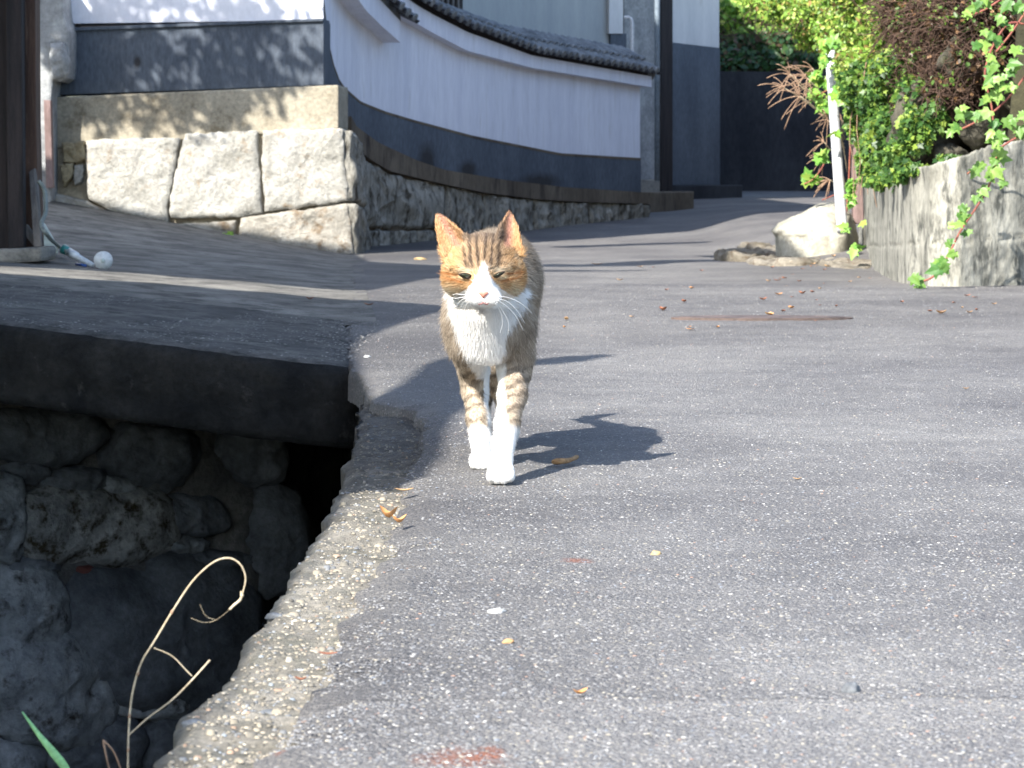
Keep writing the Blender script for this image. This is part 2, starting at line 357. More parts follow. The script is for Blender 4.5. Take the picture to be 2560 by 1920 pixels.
# ------------------------------------------------------------------ noise for grids
def fbm_grid(x, y, scale, seed=0, octv=4):
    """cheap value noise on arrays"""
    rs = np.random.default_rng(seed); T = rs.random((256, 256)).astype(np.float64); out = 0; amp = 1; tot = 0
    for o in range(octv):
        X = x * scale * 2 ** o + 17.3 * o; Yy = y * scale * 2 ** o + 5.1 * o
        xi = np.floor(X).astype(int); yi = np.floor(Yy).astype(int); fx = X - xi; fy = Yy - yi
        fx = fx * fx * (3 - 2 * fx); fy = fy * fy * (3 - 2 * fy)
        a = T[xi % 256, yi % 256]; b = T[(xi + 1) % 256, yi % 256]; c = T[xi % 256, (yi + 1) % 256]; d = T[(xi + 1) % 256, (yi + 1) % 256]
        out = out + amp * ((a * (1 - fx) + b * fx) * (1 - fy) + (c * (1 - fx) + d * fx) * fy - .5); tot += amp; amp *= .5
    return out / tot
def grid_faces(nr, nc):
    i = np.arange(nr - 1)[:, None] * nc + np.arange(nc - 1)[None, :]
    return np.stack([i, i + 1, i + nc + 1, i + nc], -1).reshape(-1, 4)

# ================================================================== GROUND
EDGE = [(1920, 640), (1878, 651), (1742, 760), (1672, 803), (1525, 868), (1379, 966), (1270, 1020), (1190, 1000), (1130, 1045), (1060, 1060), (1012, 1052), (1000, 948), (960, 918), (930, 912)]
DIT = [(1920, 330), (1620, 560), (1450, 680), (1330, 768), (1230, 825), (1130, 870), (1050, 885), (980, 905), (920, 925)]
edgeY = []; edgeX = []
for py, px in EDGE: p = P(px, py, 1); t = CH / (CH - p.z); edgeY.append(t); edgeX.append(p.x * t)
ditY = []; ditX = []
for py, px in DIT: p = P(px, py, 1); t = CH / (CH - p.z); ditY.append(t); ditX.append(p.x * t)
def asp_left(Y):
    x = np.interp(Y, edgeY, edgeX); return np.where(Y > 5.75, np.interp(Y, [5.75, 6.0, 9, 14.0, 14.6, 60], [-.30, -.335, -.053 * 9 - .01, -.77, -.8, -.8]), x)
def kerb_left(Y): return np.interp(Y, ditY + [7.5, 9.3], ditX + [-.32, -.34])
def road():
    Ys = np.concatenate([np.linspace(-4, 1.6, 12, endpoint=False), np.linspace(1.6, 6.5, 420, endpoint=False), np.linspace(6.5, 14, 220, endpoint=False), np.linspace(14, 30, 90, endpoint=False), np.linspace(30, 60, 14)])
    t = np.concatenate([[-.06, -.03], np.linspace(0, 1, 190) ** 1.7])
    L = asp_left(Ys)[:, None] + .017 * fbm_grid(Ys, Ys * 0, 14, 3)[:, None] * 2 + .012 * fbm_grid(Ys, Ys * 0 + 9, 60, 5)[:, None]
    R = np.interp(Ys, [-4, 7, 20, 60], [2.5, 3.2, 5, 14])[:, None]
    X = L + t[None, :] * (R - L); Y = np.repeat(Ys[:, None], len(t), 1)
    Z = zg_np(X, Y) + .006 * fbm_grid(X, Y, 2.2, 1) + .0035 * fbm_grid(X, Y, 25, 2)
    # asphalt lip: rounded worn edge above the kerb
    d = X - L; lip = np.clip(1 - d / .05, 0, 1) ** 2 * np.clip((6.0 - Y) / .4, 0, 1)
    Z = Z - .010 * lip + .004 * fbm_grid(X, Y, 60, 8) * np.clip(1 - d / .12, 0, 1)
    lo = t[None, :] < 0
    X = np.where(lo, L - .004 + (t[None, :] + .03) * .05, X)
    Z = np.where(lo, Z - np.where(t[None, :] < -.04, .08, .018), Z)
    V = np.stack([X, Y, Z], -1).reshape(-1, 3)
    o = mesh_np('road', V, grid_faces(len(Ys), len(t)), M['asphalt']); tag(o, kind='structure')
road()
def kerb():
    Ys = np.linspace(-.5, 9.3, 900); prof = [(-1.0, 0, -1.5), (-1.0, 0, -.12), (-1, 0, -.05), (-1, .004, -.012)]
    K = kerb_left(Ys) + .012 * fbm_grid(Ys, Ys * 0 + 3, 9, 11) * 2 + .010 * fbm_grid(Ys, Ys * 0 + 1, 45, 12)
    R = np.maximum(np.where(Ys > 5.7, K, asp_left(Ys)), K + .06) + .10
    cols = []
    nx = 40
    cols.append(np.stack([K + .01, Ys, Ys * 0 - 1.55], -1)); cols.append(np.stack([K + .012 * fbm_grid(Ys, Ys * 0 + 4, 20, 13), Ys, Ys * 0 - .1], -1))
    cols.append(np.stack([K, Ys, Ys * 0 - .030 + .01 * fbm_grid(Ys, Ys * 0, 40, 15)], -1))
    for i in range(nx):
        s = i / (nx - 1); X = K + (R - K) * s
        base = -.014 - .014 * np.exp(-((Ys - 4.9) / .8) ** 2)
        Z = base + .012 * fbm_grid(X, Ys, 14, 16) + .010 * fbm_grid(X, Ys, 55, 17, 3) - .008 * max(0, 1 - i / 3)
        cols.append(np.stack([X, Ys, Z], -1))
    V = np.stack(cols, 1).reshape(-1, 3)
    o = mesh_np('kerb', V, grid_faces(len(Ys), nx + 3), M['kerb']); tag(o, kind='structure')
kerb()
def pavement():
    Ys = np.linspace(7.25, 22, 150); t = np.linspace(0, 1, 80)
    R = np.interp(Ys, [7.25, 9, 14, 14.6, 22], [-.37, -.49, -.75, -.78, -.78])[:, None] + .035; L = -7 + 0 * R
    X = R + (L - R) * t[None, :] ** 1.6; Y = np.repeat(Ys[:, None], len(t), 1)
    Z = zg_np(X, Y) + .006 * fbm_grid(X, Y, 6, 4) + .0005
    V = np.stack([X, Y, Z], -1).reshape(-1, 3)
    o = mesh_np('alley_pavement', V, grid_faces(len(Ys), len(t))[:, ::-1], M['pave']); tag(o, kind='structure')
pavement()
def left_bank():
    xs = np.linspace(-12, -1.62, 40); ys = np.linspace(-6, 7.4, 60); X, Y = np.meshgrid(xs, ys)
    Z = -.075 + .02 * fbm_grid(X, Y, 3, 51); V = np.stack([X, Y, Z], -1).reshape(-1, 3)
    tag(mesh_np('left_bank', V, grid_faces(60, 40), M['earth']), kind='structure')
left_bank()
tag(mesh_py('ground', [(-200, -150, -1.5), (200, -150, -1.5), (200, 300, -1.5), (-200, 300, -1.5)], [(0, 1, 2, 3)], M['dirt']), kind='structure')

def slab():
    """concrete slab that bridges the ditch"""
    us = np.linspace(0, 1, 230); rows = []
    fx = -.300 - us * 2.6; fY = 5.92 + us * .85                       # front edge, from its right end to the left
    prof = [(1.45, 0.0), (1.2, 0), (.9, 0), (.6, 0), (.45, 0), (.3, 0), (.22, 0), (.16, .0), (.11, .0), (.07, -.001), (.04, -.004), (.018, -.010), (.005, -.022), (0, -.04), (-.002, -.06), (-.003, -.08), (0, -.1), (.002, -.12), (.004, -.14), (.006, -.16), (.015, -.178), (.06, -.183), (.2, -.183), (.8, -.183), (1.45, -.183)]
    for k, (dy, dz) in enumerate(prof):
        round_end = .13 * np.exp(-us / .022)
        X = fx - .055 * dy; Y = fY + dy + round_end * (1 if dy < .3 else 0)
        top = zg_np(X, np.maximum(Y, 6.0)) + .006 - .012 * np.exp(-((us - .0) / .02) ** 2)
        n = .014 * fbm_grid(X * 1.0 + k * .07, Y * 0 + dz * 9, 7, 21) + .010 * fbm_grid(X, Y * 0 + dz * 4 + k * .11, 40, 22, 3)
        Z = top + dz + (n * .5 if dz == 0 else n * .35) + (-.02 * np.exp(-us / .01) if dz == 0 else 0)
        if dz < -.005: Y = Y + n * 1.2
        rows.append(np.stack([X, Y, Z], -1))
    V = np.stack(rows, 0).reshape(-1, 3); Fq = grid_faces(len(prof), len(us))
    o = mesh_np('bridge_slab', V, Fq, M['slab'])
    # close right end
    bm = bmesh.new(); bm.from_mesh(o.data); bm.verts.ensure_lookup_table()
    loop = [bm.verts[k * len(us)] for k in range(len(prof))]
    try: bm.faces.new(loop)
    except ValueError: pass
    bmesh.ops.recalc_face_normals(bm, faces=bm.faces[:]); bm.to_mesh(o.data); bm.free()
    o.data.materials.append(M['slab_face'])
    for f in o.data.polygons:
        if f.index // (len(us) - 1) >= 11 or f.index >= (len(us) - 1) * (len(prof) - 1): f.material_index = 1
    tag(o, 'thick dark concrete slab bridging the ditch on the left', 'concrete slab')
slab()

# ------------------------------------------------------------------ pebbles (uncountable aggregate)
def pebble_mesh(name, C, R, H, ang, colr, mat, kind='stuff'):
    n = len(C); k = np.arange(6) * math.pi / 3
    jit = 1 + .28 * (RNG.random((n, 6)) - .5)
    bx = np.cos(k)[None] * jit; by = np.sin(k)[None] * jit * RNG.uniform(.6, .95, (n, 1))
    ca, sa = np.cos(ang)[:, None], np.sin(ang)[:, None]
    X = (bx * ca - by * sa) * R[:, None]; Y = (bx * sa + by * ca) * R[:, None]
    V = np.zeros((n, 13, 3)); V[:, :6, 0] = X; V[:, :6, 1] = Y; V[:, :6, 2] = 0
    V[:, 6:12, 0] = X * .68; V[:, 6:12, 1] = Y * .68; V[:, 6:12, 2] = H[:, None] * (.78 + .15 * RNG.random((n, 6)))
    V[:, 12, 2] = H; V += C[:, None, :]
    V[:, :6, 2] -= .3 * H[:, None]
    f = [(i, (i + 1) % 6, 6 + (i + 1) % 6) for i in range(6)] + [(i, 6 + (i + 1) % 6, 6 + i) for i in range(6)] + [(6 + i, 6 + (i + 1) % 6, 12) for i in range(6)]
    Fc = (np.array(f)[None] + (np.arange(n) * 13)[:, None, None]).reshape(-1, 3)
    vc = np.repeat(colr[:, None, :], 13, 1).reshape(-1, 3)
    o = mesh_np(name, V.reshape(-1, 3), Fc, mat, vcol=vc); tag(o, kind=kind); return o
def pal(n, cols, w):
    c = np.array(cols)[RNG.choice(len(cols), n, p=np.array(w) / sum(w))]; return c * RNG.uniform(.75, 1.25, (n, 1))
def aggregate():
    n = 60000; u = RNG.random(n); Y = 1.65 * (9.5 / 1.65) ** (u ** 1.35)
    L = asp_left(Y); half = .178 * Y + .02; X = L + RNG.random(n) * (half - L)
    R = RNG.uniform(.0007, .0015, n) * RNG.choice([1, 1, 1, 1.5], n) * (1 + .04 * Y); H = R * RNG.uniform(.2, .5, n)
    Z = zg_np(X, Y) + .006 * fbm_grid(X, Y, 2.2, 1) + .0035 * fbm_grid(X, Y, 25, 2) - H * .15
    d = X - L; lip = np.clip(1 - d / .05, 0, 1) ** 2 * np.clip((6.0 - Y) / .4, 0, 1); Z -= .010 * lip
    c = pal(n, [(.13, .13, .135), (.17, .17, .175), (.21, .21, .21), (.27, .25, .21), (.38, .37, .355), (.16, .175, .20), (.27, .18, .14)], [5, 7, 5, 2.0, .9, 1.2, .35])
    o = pebble_mesh('road_grit', np.stack([X, Y, Z], -1), R, H, RNG.random(n) * 6.28, c, M['pebbles'])
    o['label'] = 'small grey, white and tan stone chips set in the asphalt'; 
    # kerb gravel
    n = 6000; u = RNG.random(n); Y = 1.6 * (6.0 / 1.6) ** u; K = kerb_left(Y) + .012 * fbm_grid(Y, Y * 0 + 3, 9, 11) * 2 + .010 * fbm_grid(Y, Y * 0 + 1, 45, 12) + .004; A = np.maximum(asp_left(Y), K + .05)
    X = K + .004 + RNG.random(n) ** .9 * (A - K + .015)
    R = RNG.uniform(.0010, .0028, n) * np.where(RNG.random(n) < .05, 2.2, 1); H = R * RNG.uniform(.25, .65, n)
    Zb = -.014 - .014 * np.exp(-((Y - 4.9) / .8) ** 2); Z = Zb + .012 * fbm_grid(X, Y, 14, 16) + .010 * fbm_grid(X, Y, 55, 17, 3)
    Z -= .004 * np.clip(1 - (X - K) / .012, 0, 1)
    c = pal(n, [(.22, .195, .15), (.29, .255, .20), (.37, .34, .28), (.17, .175, .18), (.23, .26, .29), (.30, .21, .15), (.13, .12, .10)], [5, 5, 1.4, 3, .6, .6, 3]) * (1 - .5 * np.clip((Y - 3.5) / .5, 0, 1))[:, None]  # pebbles darkened up the lane to match the kerb's painted shade
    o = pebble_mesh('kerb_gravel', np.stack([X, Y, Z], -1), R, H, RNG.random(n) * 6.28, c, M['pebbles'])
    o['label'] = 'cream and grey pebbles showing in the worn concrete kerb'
    # grit on slab top and front
    n = 7000; u = RNG.random(n); X = -.33 - u * 1.5; fY = 5.92 + (-.300 - X) / 2.6 * .85; dy = RNG.random(n) * 1.38 + .03
    Y = fY + dy; Z = zg_np(X, np.maximum(Y, 6.0)) + .007; R = RNG.uniform(.0015, .004, n); H = R * .35
    c = pal(n, [(.09, .09, .09), (.15, .145, .14), (.24, .23, .21)], [5, 4, 1])
    o = pebble_mesh('slab_grit', np.stack([X, Y, Z - .002], -1), R, H, RNG.random(n) * 6.28, c, M['pebbles'])
    o['label'] = 'grey grit showing in the top of the bridge slab'
aggregate()

# ================================================================== DITCH WALL
DA = Vector((-1.36, 6.80, 0)); DB = Vector((-.66, 7.45, 0))
DDIR = (DB - DA).normalized(); DN = Vector((DDIR.y, -DDIR.x, 0))
if DN.y > 0: DN = -DN
def Wp(px, py, off=0.0):
    a, vy, vz = ray(px, py); o = Vector((0, 0, CH)); d = Vector((a, vy, vz)); p0 = DA + DN * off
    t = (p0 - o).dot(DN) / d.dot(DN); return o + d * t
dw = empty('ditch_wall', 'old mortared rubble stone wall down inside the ditch', 'stone wall')
def ditch():
    C_ = Vector((-.52, 9.0, 0)); top = -.05
    path = [Vector((-1.9, -3.6, 0)), Vector((-1.64, 3.6, 0)), DA, DB, C_, Vector((-.2, 9.05, 0))]
    V = []; Fq = []
    pts = []
    for a, b in zip(path[:-1], path[1:]):
        m = max(2, int((b - a).length / .04)); 
        for k in range(m): pts.append(a.lerp(b, k / m))
    pts.append(path[-1]); nz = 36
    for p in pts:
        for k in range(nz):
            z = -1.6 + (1.6 + top) * k / (nz - 1); q = Vector((p.x, p.y, z))
            r = noise.noise(q * 5) * .06 + noise.noise(q * 14) * .02
            V.append(q + DN * r)
    mesh_np('mortar', V, grid_faces(len(pts), nz), M['mortar'], dw)
    st = [((-60, 1035, 250, 1150), 'ditch_dark'), ((60, 1225, 415, 1405), 'ditch_pale'), ((-30, 1420, 152, 1625), 'ditch_grey'),  # first stone coloured dark to deepen the shade under the slab
          ((158, 1405, 615, 1745), 'ditch_dark'), ((-40, 1590, 262, 1850), 'ditch_grey'), ((252, 1700, 540, 1795), 'ditch_grey'),
          ((-60, 1190, 52, 1400), 'ditch_grey'), ((110, 1800, 350, 1935), 'ditch_dark'), ((184, 1412, 224, 1446), 'red'),
          ((630, 1240, 760, 1470), 'ditch_dark'), ((390, 1240, 560, 1340), 'ditch_dark'), 
          ((270, 1060, 470, 1200), 'ditch_dark'), ((360, 1790, 560, 1930), 'ditch_dark'), ((560, 1050, 700, 1210), 'ditch_dark'), ((-80, 1850, 100, 1990), 'ditch_grey'), ((420, 1375, 620, 1420), 'ditch_dark'), ((250, 1195, 330, 1235), 'ditch_grey'), ((415, 1345, 520, 1385), 'ditch_grey'), ((20, 1395, 150, 1430), 'ditch_dark'), ((150, 1640, 250, 1720), 'ditch_grey'), ((560, 1590, 700, 1760), 'ditch_dark'), ((0, 1150, 110, 1200), 'ditch_dark'), ((100, 1175, 260, 1230), 'ditch_dark')]
    for i, (b, mk) in enumerate(st):
        x0, y0, x1, y1 = b; cx, cy, rx, ry = (x0 + x1) / 2, (y0 + y1) / 2, (x1 - x0) / 1.82, (y1 - y0) / 1.82
        poly = []
        for k in range(18):
            a = 2 * math.pi * k / 18; c, s = math.cos(a), math.sin(a)
            w = 1.08 + .26 * noise.noise(Vector((c * 1.6 + i * 4.1, s * 1.6, i * 2.7)))
            ex = 2 / 2.4; c = math.copysign(abs(c) ** ex, c); s = math.copysign(abs(s) ** ex, s)
            sk = .35 * ry if mk == 'ditch_grey' and i == 4 else 0
            poly.append(Wp(cx + c * rx * w, cy + s * ry * w + c * sk))
        sz = min(rx, ry) / 1100
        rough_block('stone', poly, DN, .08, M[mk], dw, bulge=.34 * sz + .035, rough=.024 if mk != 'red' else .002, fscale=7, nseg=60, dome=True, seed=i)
ditch()

# ================================================================== FACADE (storehouse)
def fY(px): return 14.0 + (870 - px) * .0002
def FP(px, py, off=0.0): return P(px, py, fY(px) + off)
FN = (FP(110, 300) - FP(870, 300)); FN = Vector((-FN.y, FN.x, 0)).normalized()
if FN.y > 0: FN = -FN
sh = empty('storehouse', 'white storehouse with dark lower panel standing on big pale granite blocks', 'building')
def wallbox(name, px0, px1, tl, tr, bl, br, off, thick, mat, parent, bevel=0.0, yf=fY):
    """slab between four photo corners; off = behind the reference face"""
    poly = [P(px0, bl, yf(px0) + off), P(px1, br, yf(px1) + off), P(px1, tr, yf(px1) + off), P(px0, tl, yf(px0) + off)]
    return prism(name, poly, -FN * thick, mat, parent, bevel)
prism('wall', [FP(-900, 74, .12), FP(808, 50, .12), FP(808, -1990, .12), FP(-900, -1980, .12)], (-.45, 4.2, 0), M['white'], sh)
wallbox('lower_panel', 140, 809, 79, 53, 238, 213, .10, .2, M['dado'], sh, .004)
wallbox('trim', 140, 807, 70, 46, 79, 53, .085, .2, M['dado'], sh, .003)
wallbox('concrete_band', 128, 846, 243, 212, 372, 322, .03, .3, M['band'], sh, .010)
wallbox('mortar_bed', 95, 852, 352, 322, 640, 660, .045, .2, M['joint'], sh)
FS = [([(215, 352), (330, 345), (449, 345), (437, 415), (418, 515), (420, 556), (295, 536), (219, 498)], 'granite'),
      ([(464, 336), (643, 324), (646, 422), (655, 533), (591, 544), (428, 546), (422, 523), (441, 422)], 'granite'),
      ([(656, 325), (855, 321), (864, 422), (869, 502), (770, 517), (661, 530), (654, 422)], 'granite'),
      ([(601, 545), (700, 530), (867, 509), (878, 570), (882, 660), (780, 650), (675, 625), (591, 600)], 'granite_low'),
      ([(426, 561), (588, 551), (586, 605), (506, 600), (430, 580)], 'granite_low'),
      ([(156, 358), (211, 352), (211, 397), (194, 409), (160, 405)], 'rubble'), ([(152, 411), (181, 408), (181, 447), (160, 468)], 'rubble'),
      ([(187, 414), (207, 411), (203, 456), (187, 464)], 'granite'), ([(118, 478), (216, 503), (290, 541), (280, 565), (118, 530)], 'granite_low'), ([(300, 543), (420, 562), (428, 600), (300, 575)], 'granite_low')]
for i, (pl, mk) in enumerate(FS):
    rough_block('stone', [FP(x, y) for x, y in pl], FN, .10, M[mk], sh, bulge=.014, rough=.012, nseg=90, fscale=11, seed=i)
# return (side) face of the corner: stones turning away to the right
# rough grey pillar and red strip at the left end
pl = empty('gate_pillar', 'rough grey rendered pillar left of the storehouse panel', 'pillar')
lump = [(86, 600), (86, -60), (152, -60), (160, 40), (172, 78), (172, 160), (168, 195), (150, 205), (133, 198), (128, 240), (128, 500), (118, 520)]
prism('shaft', [P(x, y, 13.99) for x, y in lump], (0, .5, 0), M['pillar'], pl, .012)
rough_block('boss', [P(x, y, 13.97) for x, y in [(126, 110), (160, 105), (174, 150), (168, 190), (135, 200), (124, 160)]], (0, -1, 0), .05, M['pillar'], pl, bulge=.03, rough=.01, dome=True)
prism('red_strip', [P(x, y, 13.92) for x, y in [(109, 250), (126, 250), (132, 470), (115, 470)]], (0, .06, 0), M['mauve'], pl, .004)

# ================================================================== CURVED WALL
CW = [(800, 14.12), (812, 14.2), (850, 14.6), (900, 15.0), (1030, 15.65), (1180, 16.3), (1400, 17.45), (1625, 18.55)]
def cwY(px): return lerp_tab(CW, px)
cwY_s = cwY
def strip(name, x0, x1, top, bot, off, thick, mat, parent, n=60, rough=0.0, xs=None):
    """follows the curved wall between photo lines top(px), bot(px); off>0 = proud towards the lane"""
    xs = xs or [x0 + (x1 - x0) * i / n for i in range(n + 1)]; bm = bmesh.new(); rows = []
    for px in xs:
        Y = cwY(px); e = 4.0
        d = (P(px + e, 400, cwY(px + e)) - P(px - e, 400, cwY(px - e))); nr = Vector((d.y, -d.x, 0)).normalized()
        t = P(px, lerp_tab(top, px), Y); b = P(px, lerp_tab(bot, px), Y)
        f = nr * off; k = nr * (off - thick)
        rows.append([bm.verts.new(b + f), bm.verts.new(t + f), bm.verts.new(t + k), bm.verts.new(b + k)])
    for a, b in zip(rows[:-1], rows[1:]):
        for i in range(4): bm.faces.new((a[i], b[i], b[(i + 1) % 4], a[(i + 1) % 4]))
    bm.faces.new(rows[0]); bm.faces.new(rows[-1][::-1])
    return bm_obj(name, bm, mat, parent)
cw = empty('curved_wall', 'long curved white plaster wall with tiled coping behind the cat', 'wall')
WB = [(800, -60), (812, 40), (822, 135), (850, 212), (900, 256), (960, 280), (1030, 301), (1180, 341), (1400, 385), (1600, 397), (1625, 399)]
DBt = [(800, 120), (830, 230), (875, 316), (930, 356), (1030, 402), (1100, 425), (1250, 450), (1400, 468), (1600, 481), (1625, 482)]
LG = [(800, 240), (860, 355), (905, 395), (960, 428), (1060, 452), (1113, 464), (1200, 482), (1330, 498), (1450, 505), (1625, 510)]
TOPW = [(800, -700), (900, -500), (980, 0), (1016, 10), (1143, 78), (1307, 137), (1615, 190), (1625, 192)]
strip('plaster_field', 806, 1600, TOPW, WB, 0, .22, M['white2'], cw)
strip('bead', 806, 1600, [(x, y - 2) for x, y in WB], [(x, y + 4) for x, y in WB], .006, .2, M['ledge'], cw)
strip('dark_dado', 806, 1601, [(x, y + 4) for x, y in WB], DBt, .004, .22, M['dado'], cw)
strip('ledge', 862, 1622, DBt, LG, .035, .28, M['ledge'], cw)
CORL = [(980, 38), (1000, 50), (1060, 84), (1143, 127), (1307, 170), (1611, 219)]
CORU = [(980, -12), (1016, 13), (1060, 38), (1143, 80), (1307, 139), (1611, 192)]
strip('cornice', 982, 1608, CORU, CORL, .06, .3, M['white2'], cw)
CORL2 = [(820, -45), (847, 0), (870, 30), (900, 58), (958, 108)]
CORU2 = [(820, -110), (880, -30), (905, 0), (965, 62)]
strip('upper_cornice', 822, 957, CORU2, CORL2, .10, .3, M['white2'], cw, n=24)
# base stones under the ledge
GB = [(870, 652), (905, 648), (919, 645), (966, 615), (1075, 612), (1200, 600), (1328, 584), (1455, 571), (1624, 550)]
strip('base_bed', 866, 1612, LG, GB, -.005, .3, M['ledge'], cw)
def cwP(px, py, off=0.0):
    d = (P(px + 4, 400, cwY(px + 4)) - P(px - 4, 400, cwY(px - 4))); nr = Vector((d.y, -d.x, 0)).normalized()
    return P(px, py, cwY(px)) + nr * off, nr
joints = [872, 1112, 1206, 1332, 1400, 1470, 1546, 1622]
for j, (a, b) in enumerate(zip(joints[:-1], joints[1:])):
    a2 = a + 2; b2 = b - 2; m = (a2 + b2) / 2
    low = (lambda x: lerp_tab(GB, x) - 1) if j > 0 else (lambda x: min(572, lerp_tab(GB, x)))
    tops = [a2 + (b2 - a2) * k / 5 for k in range(6)]
    poly = [cwP(x, lerp_tab(LG, x) + 1)[0] for x in tops] + [cwP(x, low(x))[0] for x in tops[::-1]]
    nr = cwP(m, 500)[1]
    rough_block('base_stone', poly, nr, .05, M['basegrey'], cw, bulge=.018, rough=.022, nseg=70, fscale=9, seed=20 + j)
for j, (a, b) in enumerate([(905, 985), (988, 1038), (1041, 1084), (1088, 1150)]):
    poly = [cwP(a, 577)[0], cwP(b, 577)[0], cwP(b, lerp_tab(GB, b))[0], cwP(a, lerp_tab(GB, a))[0]]
    rough_block('base_stone', poly, cwP((a + b) / 2, 590)[1], .05, M['basegrey'], cw, bulge=.018, rough=.02, nseg=50, fscale=9, seed=40 + j)
# side face of the granite corner
cs = [P(877, 340, 14.0), P(880, 650, 14.0), P(935, 646, 15.2), P(905, 372, 15.0)]
sdn = Vector((1, -.25, 0)).normalized()
rough_block('corner_side_stone', [P(872, 326, 14.02), P(884, 500, 14.0), P(905, 520, 14.6), P(907, 395, 14.7), P(892, 352, 14.5)], sdn, .2, M['basegrey'], sh, bulge=.02, rough=.02, nseg=60, fscale=9, seed=61)
rough_block('corner_side_stone', [P(884, 510, 14.0), P(886, 655, 14.0), P(918, 648, 14.7), P(908, 525, 14.6)], sdn, .2, M['basegrey'], sh, bulge=.02, rough=.02, nseg=60, fscale=9, seed=62)
# roof tiles of the coping: one barrel per tile
def barrel_mesh(L, r):
    """round eave tile: barrel of rings along +Y from the eave, with disc end and flat pan beside"""
    bm = bmesh.new(); seg = 10; rows = []
    for k, (y, rr) in enumerate([(0, r * .55), (0, r), (.012, r), (.014, r * .86), (L * .48, r * .84), (L * .5, r * .95), (L * .98, r * .84)]):
        rows.append([bm.verts.new((math.cos(math.pi * 2 * i / seg) * rr, y, math.sin(math.pi * 2 * i / seg) * rr)) for i in range(seg)])
    for a, b in zip(rows[:-1], rows[1:]):
        for i in range(seg): bm.faces.new((a[i], a[(i + 1) % seg], b[(i + 1) % seg], b[i]))
    c = bm.verts.new((0, .004, 0))
    for i in range(seg): bm.faces.new((c, rows[0][(i + 1) % seg], rows[0][i]))
    # pan tile (curved down between barrels), dark material deepens the gap shade
    pr = [];
    for y in (-.004, L):
        pr.append([bm.verts.new((r * (.4 + 1.9 * i / 5), y, -r * .35 - r * .55 * math.sin(math.pi * i / 5))) for i in range(6)] + [bm.verts.new((r * (.4 + 1.9 * i / 5), y, -r * .62 - r * .55 * math.sin(math.pi * i / 5))) for i in range(5, -1, -1)])
    for i in range(12): bm.faces.new((pr[0][i], pr[0][(i + 1) % 12], pr[1][(i + 1) % 12], pr[1][i])).material_index = 1
    bm.faces.new(pr[0]).material_index = 1; bm.faces.new(pr[1][::-1]).material_index = 1
    bmesh.ops.recalc_face_normals(bm, faces=bm.faces[:])
    me = bpy.data.meshes.new('eave_tile'); bm.to_mesh(me); bm.free(); me.materials.append(M['tile']); me.materials.append(M['wood_dark'])
    me.polygons.foreach_set('use_smooth', [True] * len(me.polygons)); return me
TM = barrel_mesh(.20, .024)
def tiles(x0, x1, line, off, spacing, lift=.012):
    px = x0
    while px < x1:
        p, nr = cwP(px, lerp_tab(line, px)); p = p + nr * off + Vector((0, 0, lift + .012 - .004 * random.random()))
        o = bpy.data.objects.new('roof_tile', TM); link(o, cw)
        y = (-nr * .9 + Vector((0, 0, .42))).normalized(); x = Vector((-nr.y, nr.x, 0)); x = x if x.x > 0 else -x
        z = x.cross(y).normalized(); mt = Matrix((x, y, z)).transposed().to_4x4(); mt.translation = p; o.matrix_world = mt
        d = (cwP(px + 2, 300)[0] - cwP(px - 2, 300)[0]); k = Vector((d.x, d.y, 0)).length / 4
        px += spacing / k
tiles(986, 1618, [(x, y - 4) for x, y in CORU], .115, .088)
tiles(1000, 1612, [(x, y - 30) for x, y in CORU], .02, .088)
tiles(860, 972, [(x, y - 4) for x, y in CORU2], .16, .088); tiles(868, 966, [(x, y - 34) for x, y in CORU2], .06, .088)
# ridge roll along the coping top
def ridge(name, x0, x1, line, back, rad, parent):
    pts = []
    n = 60
    for i in range(n + 1):
        px = x0 + (x1 - x0) * i / n; p, nr = cwP(px, lerp_tab(line, px)); pts.append(p + nr * (back) + Vector((0, 0, .115 + .006 * math.sin(i * 1.57))))
    tube(name, pts, rad, M['tile'], parent, 10)
strip('roof_bed', 984, 1612, [(x, y - 30) for x, y in CORU], [(x, y - 3) for x, y in CORU], .04, .3, M['wood_dark'], cw)
strip('roof_bed', 822, 962, [(x, y - 30) for x, y in CORU2], [(x, y - 3) for x, y in CORU2], .09, .3, M['tile'], cw, n=20)
# corner finial tile at the far end
tube('finial', [P(1632, 172, 18.5), P(1622, 190, 18.45)], [.03, .035], M['tile'], cw, 10)

# ================================================================== HOUSE BEHIND
hs = empty('main_house', 'tall grey rendered house in shade above the curved wall', 'house')
def hy(px): return 19.2 + (px - 1100) * .0046
def hbox(name, x0, x1, y0, y1, off, thick, mat, parent, yf=hy, bevel=0.0):
    poly = [P(x0, y1, yf(x0) + off), P(x1, y1, yf(x1) + off), P(x1, y0, yf(x1) + off), P(x0, y0, yf(x0) + off)]
    return prism(name, poly, (-.02, thick, 0), mat, parent, bevel)
hbox('wall', 1040, 1558, -900, 420, 0, 7.2, M['house'], hs)
hbox('window', 1085, 1157, -240, 46, -.05, .1, M['wood_dark'], hs)
for k in range(5): hbox('slat', 1092 + k * 13, 1097 + k * 13, -230, 40, -.08, .03, M['wood_grey'], hs)
hbox('white_pilaster', 1523, 1558, -240, 84, -.10, .1, M['house2'], hs)
hbox('dark_block', 1527, 1566, 84, 135, -.08, .08, M['dado'], hs)
hbox('bay_wall', 1560, 1652, -900, 476, .25, 2.0, M['pillar'], hs, bevel=.0)
hbox('bay_base', 1596, 1650, 448, 500, .12, .3, M['concrete'], hs, bevel=.01)
tube('arched_pipe', smooth_path([P(1560, 44, 20.9), P(1572, 44, 20.9), P(1580, 60, 20.9), P(1580, 150, 20.9)], 5), .013, M['pipe'], hs)
tube('rain_pipe', [P(1643, -400, 21.2), P(1643, 452, 21.2)], .02, M['drain'], hs, 8)
